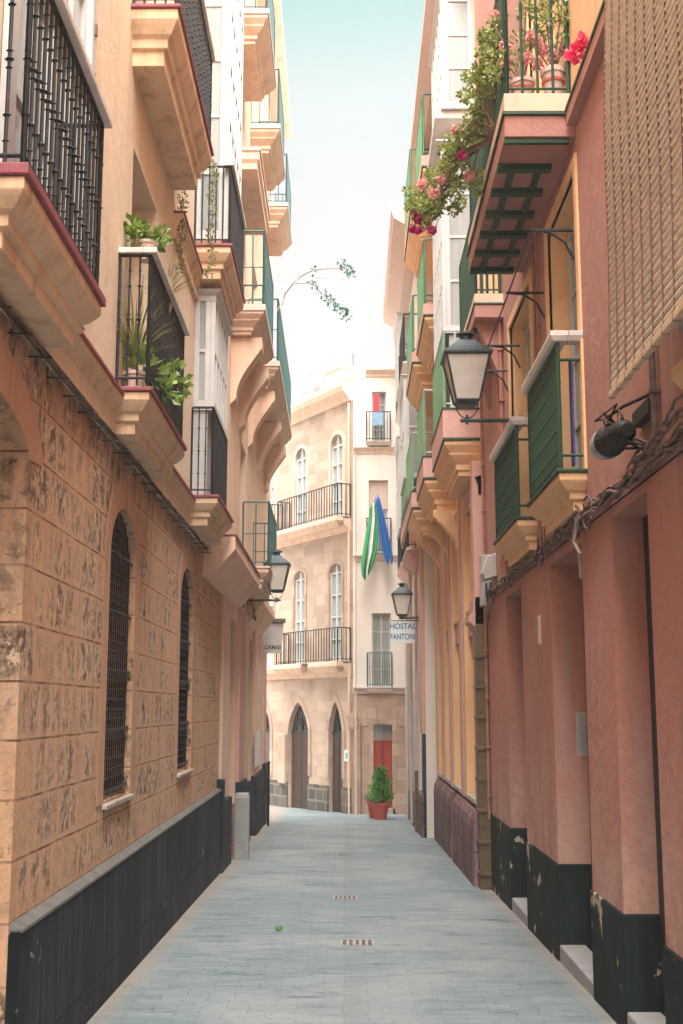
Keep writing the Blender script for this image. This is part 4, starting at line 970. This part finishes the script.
bd = MB().box(.88, 1.34, 22.985, 23.015, 2.88, 3.30).build('board', 'signwhite', t, bevel=.004)
lettering('HOSTAL', .155, (1.11, 22.983, 3.20), (math.pi / 2, 0, 0), 'signblue', bd, .86)
lettering('FANTONI', .155, (1.11, 22.983, 3.00), (math.pi / 2, 0, 0), 'signblue', bd, .72)
fr_ = MB(); fr_.tube([(.88, 23, 3.31), (1.62, 23, 3.31)], .012, 6)
fr_.build('hanger', 'brownmetal', t)
t = thing('hanging_sign', 'pale shield shaped hanging sign reading CAMAS on the left wall', 'sign', (-1.70, 24.6, 3.4))
bd = MB().prism_uz([(-1.70, 3.38), (-1.27, 3.38), (-1.31, 2.76), (-1.66, 2.76)], 24.58, 24.62).build('board', 'greybox', t, bevel=.004)
MB().box(-1.72, -1.23, 24.54, 24.66, 3.385, 3.47).build('sign_top', 'cap', t, bevel=.006)
lettering('CAMAS', .125, (-1.485, 24.577, 2.88), (math.pi / 2, 0, 0), 'signdark', bd, .84)
MB().tube([(-1.75, 24.6, 2.9), (-1.66, 24.6, 2.9)], .01, 6).build('bracket', 'iron', t)

# ------------------------------------------------------------------ cables
def wobble(fr, u0, u1, z0, z1, v, n, amp, sd, sag=0, r=.008, mat=None):
    rr = random.Random(sd); pts = []; zo = 0; vo = 0
    for i in range(n + 1):
        t = i / n; zo = zo * .75 + rr.uniform(-amp, amp); vo = vo * .75 + rr.uniform(-amp, amp) * .5
        pts.append(fr(u0 + (u1 - u0) * t, max(.008, v + vo), z0 + (z1 - z0) * t + zo - sag * math.sin(math.pi * t)))
    return pts
mb = MB()
for k in range(11):
    mb.tube(wobble(RF, 4.3, 13.8, 2.885 + .016 * (k % 5), 2.92 + .012 * (k % 4), .025 + .018 * (k // 5), 110, .020, 40 + k), .006 + .003 * (k % 3), 6)
for k in range(4): mb.tube(wobble(RF, 4.3, 6.3, 3.01 + .02 * k, 2.96, .06 + .01 * k, 24, .02, 70 + k), .008, 6)
tag(mb.build('cable_bundle', 'cable', smooth=True), 'thick tangled bundle of dusty cables sagging along the pink wall above the doorways', 'cable')
for k in range(7):
    mb = MB(); rr = random.Random(90 + k); u = rr.choice([7.6, 8.0, 8.15, 9.6, 11.4, 12.2, 13.0]); c = RF(u, .05, 2.92)
    pts = [RF(u + .13 * math.cos(a * .55 + k) * (1 + .1 * rr.random()), .05 + .02 * rr.random(), 2.90 + .11 * math.sin(a * .55 + k)) for a in range(12)]
    mb.tube(pts, .007, 6); mb.build('cable_loop', 'cabledark', bpy.data.objects['cable_bundle'])
for k in range(3):
    mb = MB(); mb.tube([RF(7.9 + .03 * k, .06, 2.93), RF(7.95 + .02 * k, .09, 2.75), RF(7.85 + .02 * k, .07, 2.66), RF(7.9, .06, 2.58 - .04 * k)], .012, 6)
    mb.build('cable_end', 'cable', bpy.data.objects['cable_bundle'])
mb = MB()
for k in range(5):
    mb.tube(wobble(LF, 4.8, 25.2, 3.425 + .011 * (k % 3), 3.5 - .012 * (k % 2), .04 + .010 * (k // 2), 120, .011, 10 + k), .0065, 6)
cb = tag(mb.build('cable_bundle', 'cabledark', smooth=True), 'dark cable bundle clipped under the maroon ledge of the left stone wall', 'cable')
u = 5.0
while u < 24:
    MB().tube([LF(u, 0, 3.39), LF(u, .12, 3.385)], .0045, 5).build('hook', 'iron', cb); u += .38
for k in range(3): MB().tube([LF(19.8 + k * .3, .05, 3.5), LF(19.9 + k * .3, .14, 3.3), LF(20.2 + k * .3, .12, 3.15), LF(20.6 + k * .3, .06, 3.3)], .012, 5).build('cable_loop', 'cabledark', cb)
mb = MB().tube([LF(18.0, .45, 7.6), (-.73, 18.5, 8.61), (-.3, 19, 8.74), (.1, 20, 9.1), (.9, 22, 9.9)], .004, 4)
tag(mb.build('overhead_wire', 'greybox'), 'thin wire strung across the street high above the twig', 'wire')
# clothes line arms
def cl_arm(u, z, reach):
    m_ = MB(); m_.tube([RF(u, 0, z), RF(u, reach, z)], .011, 6)
    m_.tube([RF(u, reach, z), RF(u, reach * .55, z - .015), RF(u, reach * .2, z - .09), RF(u, 0, z - .22)], .009, 6)
    m_.bead(RF(u, reach, z), .02); return m_
t = thing('clothes_line', 'iron clothes line arms with curved braces above the nearest green grille', 'clothes line', RF(8.1, 0, 5.0))
for u in (8.1, 9.4, 10.85, 11.7): cl_arm(u, 5.03, .30).build('arm', 'iron', t)
MB().tube([RF(8.1, .30, 5.03), RF(9.4, .30, 5.01), RF(10.85, .30, 5.02), RF(11.7, .30, 5.03)], .007, 5).build('line_rod', 'iron', t)

# ------------------------------------------------------------------ wall fittings
t = thing('floodlight', 'old black floodlight with a cracked grey glass hanging above the cable bundle', 'floodlight', RF(6.3, .05, 3.05))
ax = Vector(RF(6.75, .19, 3.10)) - Vector(RF(6.1, .12, 3.10)); ax.normalize()
MB().lathe(RF(6.08, .14, 3.09), [(.0, 0), (.035, .0), (.06, .04), (.07, .12), (.072, .24), (.088, .27), (.088, .31), (.07, .32)], 18, axis=ax).build('housing', 'black', t, smooth=False)
MB().lathe(Vector(RF(6.08, .14, 3.09)) + ax * .31, [(.082, 0), (.088, .05), (.078, .11), (.045, .15), (.0, .165)], 18, axis=ax).build('glass_dome', 'alum', t, smooth=True)
m_ = MB(); m_.tube([RF(6.5, .14, 3.19), RF(6.55, .14, 3.27), RF(6.35, .10, 3.28), RF(6.1, .02, 3.28)], .010, 6); m_.build('bracket', 'iron', t)
MB(RF).box(6.0, 6.35, .0, .05, 3.16, 3.24).build('back_plate', 'iron', t)
for k in range(9):
    m_ = MB()
    rr = random.Random(k + 5); a = RF(6.15 + rr.random() * .35, .10 + rr.random() * .13, 3.12 + rr.random() * .12)
    pts = [a] + [RF(6.15 + rr.random() * .4, .10 + rr.random() * .16, 3.02 + rr.random() * .24) for _ in range(3)] + [RF(5.9 + rr.random() * .3, .05, 2.98)]
    m_.tube(pts, .006, 5).build('wire', 'cabledark' if k % 2 else 'iron', t)
t = thing('electric_box', 'grey white junction box with a slanted hood beside the brown duct', 'electric box', RF(13.6, 0, 3))
MB(RF).box(13.5, 13.8, .0, .11, 2.80, 3.38).build('box', 'greybox', t, bevel=.01)
MB(RF).prism_vz([(.0, 3.08), (.13, 3.04), (.16, 3.12), (.10, 3.30), (0, 3.34)], 13.0, 13.3).build('hood', 'greybox', t, bevel=.01)
MB().tube([RF(13.2, .1, 3.02), RF(13.2, .08, 2.7), RF(13.6, .04, 2.62)], .012, 6).build('wire', 'cabledark', t)
t = thing('reed_blind', 'long split reed blind hanging out over the near right window', 'blind', RF(5, 0, 3.2))
BU0, BU1 = 3.4, 5.72
rd = MB(); cdm = MB(); z = 3.22
def bv(z): return .30 - .022 * (z - 3.2) + .008 * math.sin(z * 3.1)
while z < 6.2:
    rr = random.random() * .006
    rd.tube([RF(BU0 - .01 * random.random(), bv(z), z + rr), RF((BU0 + BU1) / 2, bv(z) + .003, z - rr), RF(BU1 + .01 * random.random(), bv(z), z)], .0105, 6); z += .040
rd.build('reeds', 'reed', t)
u = BU0 + .1
while u < BU1:
    cdm.tube([RF(u, bv(q) + .009, q) for q in (3.2, 3.9, 4.6, 5.3, 6.1)], .004, 5); u += .17
cdm.build('cords', 'reeddark', t)
sl_ = MB(RF).box(BU0, BU1 + .02, .284, .314, 3.160, 3.198)
sl_.build('bottom_slat', 'slat', t, bevel=.006)
u = BU0 + .1; sp_ = bpy.context.scene.objects['bottom_slat']
while u < BU1: MB(RF).box(u - .003, u + .003, .283, .315, 3.159, 3.199).build('tie', 'reeddark', sp_); u += .17
t = thing('wall_drum', 'dull metal drum behind the reed blind above the window sill', 'metal drum', RF(4.7, .1, 3.2))
MB().lathe(RF(4.75, .14, 3.20), [(.0, 0), (.085, 0), (.09, .01), (.09, .25), (.085, .26), (0, .26)], 18).build('drum', 'alum', t, smooth=False)
# ------------------------------------------------------------------ bollards, poles, drains
t = thing('kerb_post', 'squat pale concrete guard post against the dark left plinths', 'post', (-1.47, 17.5, gz(17.5)))
MB().loft([(-1.58, -1.37, 17.40, 17.58, gz(17.5) - .05), (-1.58, -1.37, 17.40, 17.58, .38), (-1.565, -1.385, 17.42, 17.56, .45)]).build('post', 'concrete', t, bevel=.015)
t = tag(MB().tube([(-1.52, 24.2, gz(24)), (-1.52, 24.2, .55)], .022, 8).lathe((-1.52, 24.2, .55), [(.03, 0), (.03, .04), (0, .06)], 8).build('guard_pole', 'iron'), 'thin dark iron pole at the far corner of the peach house', 'pole')
for (x, y, w_, l_, nm) in ((.10, 10.35, .14, .30, 'nearest'), (.0, 13.25, .13, .26, 'middle'), (-.01, 18.2, .12, .24, 'farthest')):
    z = gz(y); t = thing('drain_grate', nm + ' of the slotted drain grates down the middle of the paving', 'drain grate', (x, y, z), 'drain grates')
    MB().add([(x - w_, y - l_ / 2, gz(y - l_ / 2) + .004), (x + w_, y - l_ / 2, gz(y - l_ / 2) + .004), (x + w_, y + l_ / 2, gz(y + l_ / 2) + .004), (x - w_, y + l_ / 2, gz(y + l_ / 2) + .004)], [(0, 1, 2, 3)]).build('plate', 'concrete', t)
    s_ = MB()
    for k in range(5):
        xx = x - w_ + .035 + k * (2 * w_ - .07) / 4
        s_.add([(xx - .015, y - l_ * .38, gz(y - l_ * .38) + .008), (xx + .015, y - l_ * .38, gz(y - l_ * .38) + .008), (xx + .015, y + l_ * .38, gz(y + l_ * .38) + .008), (xx - .015, y + l_ * .38, gz(y + l_ * .38) + .008)], [(0, 1, 2, 3)])
    s_.build('slots', 'cabledark', t)
mb = MB()
for (x, y) in ((1.15, 13.2), (1.2, 16.6)):
    pass
# fallen leaf
m_ = MB()
for k in range(5): m_.leaf((-.60 + .01 * k, 10.95, gz(10.95) + .01), .055, (math.cos(k * 1.2), math.sin(k * 1.2) * .5, .6), random.Random(k))
tag(m_.build('fallen_leaf', 'leafdark'), 'small green sprig lying alone on the paving', 'leaf')

# ------------------------------------------------------------------ plants
def clump(mb, c, r, n, size, rnd, flat=1.0):
    for _ in range(n):
        d = Vector((rnd.gauss(0, 1), rnd.gauss(0, 1), rnd.gauss(0, 1))); d.normalize(); q = rnd.random() ** .45
        p = Vector(c) + Vector((d.x * r * q, d.y * r * q, d.z * r * q * flat)); mb.leaf(p, size, (d + Vector((0, 0, .3))), rnd)
def bloomball(mb, c, r, n, size, rnd):
    for _ in range(n):
        d = Vector((rnd.gauss(0, 1), rnd.gauss(0, 1), rnd.gauss(0, 1))).normalized(); mb.petal(Vector(c) + d * r * rnd.random() ** .3, size, rnd)
def pot(c, r, h, mat, par, rim=True):
    pr = [(0, 0), (r * .68, 0), (r * .95, h * .82), (r * 1.08, h * .83), (r * 1.1, h * .98), (r * .98, h), (r * .9, h * .9), (0, h * .88)]
    return MB().lathe(c, pr, 20).build('pot', mat, par, smooth=False)
# potted cypress-like shrub in the plaza
px, py = .76, 26.3; g0 = gz(26.3)
t = thing('potted_shrub', 'bushy pointed green shrub in a red pot at the end of the street', 'potted plant', (px, py, g0))
pot((px, py, g0), .19, .36, 'terracotta', t)
MB().lathe((px, py, g0 + .33), [(0, 0), (.2, 0), (.2, .03), (0, .035)], 14).build('soil', 'soil', t)
MB().tube([(px, py, g0 + .3), (px + .02, py, g0 + .7), (px, py, g0 + 1.1)], .02, 6, .008).build('trunk', 'stem', t)
rnd = random.Random(3); m_ = MB()
for k in range(55):
    a = rnd.random() * 6.28; h = rnd.random() * .9; rr = .27 * (1 - h ** 1.3) ** .7 * rnd.uniform(.2, 1.0)
    clump(m_, (px + rr * math.cos(a), py + rr * math.sin(a), g0 + .42 + h * .68), .09, 60, .05, rnd, .9)
clump(m_, (px, py, g0 + 1.08), .05, 30, .05, rnd, 1.5)
m_.build('foliage', 'leafdark', t)
t = thing('flower_pot', 'smaller red pot half hidden behind the bushy potted shrub', 'plant pot', (.64, 26.75, gz(26.7)))
pot((.64, 26.75, gz(26.7)), .17, .42, 'terracotta', t)
MB().lathe((.64, 26.75, gz(26.7) + .34), [(0, 0), (.14, 0), (.14, .03), (0, .035)], 12).build('soil', 'soil', t)
# left balcony plants
def bushpot(lbl, c, r, h, pm, lm, n, size, spread, name='potted_plant', rise=.1, sd=1):
    t = thing(name, lbl, 'potted plant', c); pot(c, r, h, pm, t); rnd = random.Random(sd); m_ = MB()
    for k in range(8): clump(m_, (c[0] + rnd.uniform(-spread, spread), c[1] + rnd.uniform(-spread, spread), c[2] + h + rise * rnd.random()), spread * .7, n // 8, size, rnd, .7)
    m_.build('foliage', lm, t); return t
pc = LF(8.02, .20, 4.77)
t = bushpot('white clay pot of lush green leaves standing on the marble rail of the left balcony', pc, .075, .14, 'potwhite', 'leaf', 260, .055, .10, rise=.10, sd=4)
def spiky(lbl, c, n, L_, mat, sd, potr=.08):
    t = thing('potted_plant', lbl, 'potted plant', c); pot(c, potr, .16, 'potwhite', t); rnd = random.Random(sd); m_ = MB()
    for k in range(n):
        a = rnd.random() * 6.28; rr = rnd.uniform(.3, 1); h = rnd.uniform(.5, 1) * L_
        p = [Vector(c) + Vector((0, 0, .15)) + Vector((math.cos(a) * rr * .16 * q * (1 + q), math.sin(a) * rr * .2 * q * (1 + q), h * (q - .45 * q * q * rr))) for q in (0, .25, .5, .75, 1)]
        for i in range(4):
            wv = Vector((-math.sin(a), math.cos(a), 0)) * .011 * (1 - i * .2); we = wv * (.75 if i < 3 else .05)
            m_.add([p[i] - wv, p[i] + wv, p[i + 1] + we, p[i + 1] - we], [(0, 1, 2, 3)])
    m_.build('foliage', mat, t); return t
spiky('tall yellowing spiky plant behind the near end bars of the left balcony', LF(8.0, .14, 3.79), 70, .85, 'leafyellow', 5)
spiky('spiky green plant leaning over the marble rail of the left balcony', LF(8.75, .22, 4.55), 40, .42, 'leafyellow', 8, .06)
for i, (u, v, z, lbl) in enumerate(((8.0, .17, 3.80, 'low leafy plant at the near foot of the left balcony railing'), (8.45, .24, 3.80, 'broad leafed plant poking through the middle of the left balcony railing'), (8.95, .25, 4.0, 'bright green plant climbing the far bars of the left balcony railing'))):
    t = thing('potted_plant', lbl, 'potted plant', LF(u, v, z)); rnd = random.Random(20 + i); m_ = MB()
    pot(LF(u, v - .05, z), .05, .10, 'terracotta', t)
    clump(m_, LF(u, v + .02, z + .17), .13, 60, .085, rnd, 1.1); m_.build('foliage', 'leaf', t)
# yellow vine hanging from the upper balcony
for i, (u, v, z, L_, lbl) in enumerate(((10.3, .40, 6.60, 1.05, 'long dry yellow vine trailing from the upper left balcony corner'), (10.34, .12, 6.3, .7, 'shorter yellow vine trailing close to the wall under the upper left balcony'))):
    rnd = random.Random(30 + i); m_ = MB(); st = MB(); pts = [LF(u + .02 * math.sin(k), v + .012 * math.sin(k * 1.7), z - L_ * k / 10) for k in range(11)]
    t = thing('hanging_vine', lbl, 'vine', LF(u, v, z))
    st.tube(pts, .005, 5); st.build('stem', 'stem', t)
    for k in range(11): clump(m_, pts[k], .03, 16, .035, rnd, 1.4)
    m_.build('foliage', 'leafyellow', t)
# right flower balcony
for i, (u, v, r_, h, lbl, pm) in enumerate(((8.02, .12, .085, .25, 'larger whitewashed pot with white rim on the right flower balcony', 'potwhite'), (8.04, .34, .085, .17, 'low striped pot full of pink geraniums on the right flower balcony', 'potwhite'))):
    c = RF(u, v, 5.975); t = thing('flower_pot', lbl, 'potted plant', c); pot(c, r_, h, pm, t)
    MB().lathe((c[0], c[1], c[2] + h * .55), [(r_ * .92, 0), (r_ * .98, .0), (r_ * 1.0, .02), (r_ * .93, .02)], 20).build('painted_band', 'terracotta', t)
    rnd = random.Random(50 + i); m_ = MB(); b_ = MB(); st = MB()
    for k in range(11):
        tip = Vector(c) + Vector((rnd.uniform(-.2, .17), rnd.uniform(-.15, .2), h + rnd.uniform(.05, .55)))
        st.tube([(c[0], c[1], c[2] + h * .9), (Vector(c) + tip) / 2 + Vector((0, 0, .1)), tip], .006, 5); clump(m_, tip, .065, 34, .038, rnd, .7)
    for k in range(4 if i == 0 else 6): bloomball(b_, Vector(c) + Vector((rnd.uniform(-.15, .12), rnd.uniform(-.12, -.02), h + rnd.uniform(-.02, .32))), .045, 60, .015, rnd)
    st.build('stems', 'stem', t); m_.build('foliage', 'succulent', t); b_.build('blossoms', 'bloom', t)
c = RF(8.9, .52, 6.1)
t = thing('trailing_plant', 'big succulent trailing plant with magenta flowers spilling over the corner of the right flower balcony', 'plant', c)
rnd = random.Random(61); m_ = MB(); st = MB(); b_ = MB(); bl = MB()
path = [(8.3, .52, 6.62), (8.45, .56, 6.5), (8.55, .60, 6.35), (8.8, .60, 6.5), (8.8, .64, 6.3), (9.0, .66, 6.15), (9.2, .64, 6.35), (9.2, .72, 6.1), (9.4, .80, 6.15), (9.5, .84, 5.98), (9.7, .78, 6.2), (9.9, .90, 6.12), (9.6, .74, 5.95), (9.9, .86, 5.98), (10.1, .92, 6.02), (9.3, .62, 5.92), (8.4, .50, 6.78), (10.2, .94, 6.2), (9.5, .90, 5.86), (9.1, .74, 6.22), (9.8, .98, 6.08)]
for i, (u, v, z) in enumerate(path):
    p = RF(u, v, z); q = RF(8.6 + .3 * rnd.random(), .48, 6.1); md = (Vector(p) + Vector(q)) / 2 + Vector((0, 0, .12))
    st.tube([q, md, p], .009, 5)
    for k in range(4): clump(m_, Vector(p) + Vector((rnd.uniform(-.11, .11), rnd.uniform(-.15, .15), rnd.uniform(-.10, .10))), .05, 60, .040, rnd, .8)
    if rnd.random() < .4: bloomball(bl, Vector(p) + Vector((0, -.14, .02)), .045, 60, .016, rnd)
for (u, v, z) in ((10.0, 1.02, 5.98), (10.1, 1.04, 5.88), (9.9, 1.0, 5.78), (9.6, .90, 5.66), (10.0, 1.0, 5.93), (9.0, .70, 6.05)):
    bloomball(b_, RF(u, v, z), .035, 50, .015, rnd)
    st.tube([RF(u, v, z), RF(u + .05, v - .08, z + .15)], .003, 4)
st.build('stems', 'stem', t); m_.build('foliage', 'succulent', t); b_.build('blossoms', 'magenta', t); bl.build('blossoms', 'bloom', t)
c = RF(7.30, .06, 5.98); t = thing('bougainvillea', 'hot pink flower at the edge of the reed blind', 'flower', c); m_ = MB(); rnd = random.Random(77)
for (dx, dz) in ((0, .06), (-.04, -.02), (.03, -.05), (.0, .01), (-.06, -.08)):
    for k in range(7): m_.petal(Vector(c) + Vector((dx + rnd.uniform(-.02, .02), -.02 * rnd.random(), dz + rnd.uniform(-.02, .02))), .038, rnd)
m_.build('petals', 'fuchsia', t); MB().tube([c, RF(7.35, 0, 5.8)], .005, 5).build('stem', 'stem', t)
# twig reaching over the street
t = thing('twig', 'leafy bare twig reaching out over the street from the left balcony', 'twig', (-1.0, 18.5, 8.25))
st = MB(); m_ = MB(); rnd = random.Random(81)
main = [(-1.02, 18.5, 8.1), (-.97, 18.5, 8.29), (-.84, 18.5, 8.46), (-.73, 18.5, 8.58), (-.5, 18.5, 8.70), (-.2, 18.5, 8.72), (.06, 18.5, 8.70)]
low = [(-.84, 18.5, 8.46), (-.65, 18.5, 8.47), (-.5, 18.45, 8.42), (-.36, 18.4, 8.25), (-.2, 18.4, 8.1), (-.02, 18.4, 7.95)]
st.tube(main, .014, 5, .004); st.tube(low, .006, 5, .002)
for p, n in ((main[-1], 16), ((-.05, 18.5, 8.80), 16), ((-.02, 18.5, 8.72), 10), ((.1, 18.5, 8.62), 22), (main[4], 8), (low[2], 12), ((-.55, 18.4, 8.5), 6), ((-.45, 18.4, 8.3), 8), (low[3], 10), (low[4], 22), ((-.12, 18.4, 8.02), 22), (low[5], 22), ((-.26, 18.4, 8.16), 14), ((.02, 18.4, 7.86), 10)):
    clump(m_, p, .055, n, .055, rnd)
st.build('stems', 'stem', t); m_.build('foliage', 'twigleaf', t)

# ------------------------------------------------------------------ flags
def flag(lbl, base_, tip, cols, cl, sd):
    # cl: (centre x, z, half width) rows of the limp cloth from top to bottom
    t = thing('flag', lbl, 'flag', base_, 'flags above the white house balcony')
    MB().tube([base_, tip], .014, 6).build('flagpole', 'whitewood', t)
    n = len(cols); nu = 12; rows = 18; y0 = tip[1] + .05
    def row(h):
        q = h * (len(cl) - 1); i = min(int(q), len(cl) - 2); f = q - i
        return [cl[i][k] * (1 - f) + cl[i + 1][k] * f for k in range(3)]
    for ci, cm in enumerate(cols):
        pts = []; m_ = MB()
        for i in range(nu // n + 1):
            s_ = (ci * (nu // n) + i) / nu
            for j in range(rows + 1):
                h = j / rows; cx, z, hw = row(h)
                pts.append((cx + hw * (2 * s_ - 1), y0 + .06 * math.sin(s_ * 17 + h * 3 + sd) * (.5 + h), z - .10 * math.sin(s_ * 5 + sd) * h))
        a = rows + 1
        m_.add(pts, [(i * a + j, i * a + j + 1, (i + 1) * a + j + 1, (i + 1) * a + j) for i in range(nu // n) for j in range(rows)])
        o = m_.build('cloth_stripe' if n > 1 else 'cloth', cm, t, smooth=True)
        sm = o.modifiers.new('thick', 'SOLIDIFY'); sm.thickness = .004
    return t
flag('green and white striped flag hanging limp from a pole, left of the blue one', (.80, 27.9, 5.6), (.68, 27.3, 6.45), ['flaggreen', 'flagwhite', 'flaggreen'],
     [(.66, 6.36, .05), (.66, 6.0, .11), (.62, 5.6, .15), (.58, 5.2, .17), (.52, 4.9, .15), (.50, 4.66, .10)], 0)
flag('blue flag hanging limp from a pole, right of the striped one', (.95, 27.9, 5.6), (.76, 27.3, 6.6), ['flagblue'],
     [(.76, 6.5, .05), (.82, 6.1, .09), (.90, 5.7, .11), (.96, 5.4, .12), (1.02, 5.1, .10), (1.04, 4.98, .04)], 2)
# laundry on the top window of the white house
m_ = MB(WF).box(.68, .83, .16, .172, 8.70, 9.15); tag(m_.build('laundry', 'redcloth', bevel=.004), 'red cloth hung at the top window of the white house', 'laundry')
m_ = MB(WF).box(.66, .92, .205, .217, 8.35, 8.68); tag(m_.build('laundry', 'bluecloth', bevel=.004), 'pale blue cloth hung over the top railing of the white house', 'laundry')
m_ = MB(RF).box(8.0, 8.10, .05, .062, 3.3, 4.05); tag(m_.build('cloth', 'purple'), 'narrow violet cloth hanging behind the nearest green grille', 'cloth')

# ------------------------------------------------------------------ haze
hz = MB().box(-30, 30, -12, 48, -3.0, 18.0).build('haze', 'white'); tag(hz, kind='stuff')
hm = bpy.data.materials.new('pale_air'); hm.use_nodes = True; n = hm.node_tree.nodes; l = hm.node_tree.links
n.clear(); oo = n.new('ShaderNodeOutputMaterial'); pv = n.new('ShaderNodeVolumePrincipled')
pv.inputs['Color'].default_value = (.96, .95, .95, 1); pv.inputs['Density'].default_value = .0026; pv.inputs['Anisotropy'].default_value = .2
l.new(pv.outputs[0], oo.inputs['Volume']); hz.data.materials.clear(); hz.data.materials.append(hm)
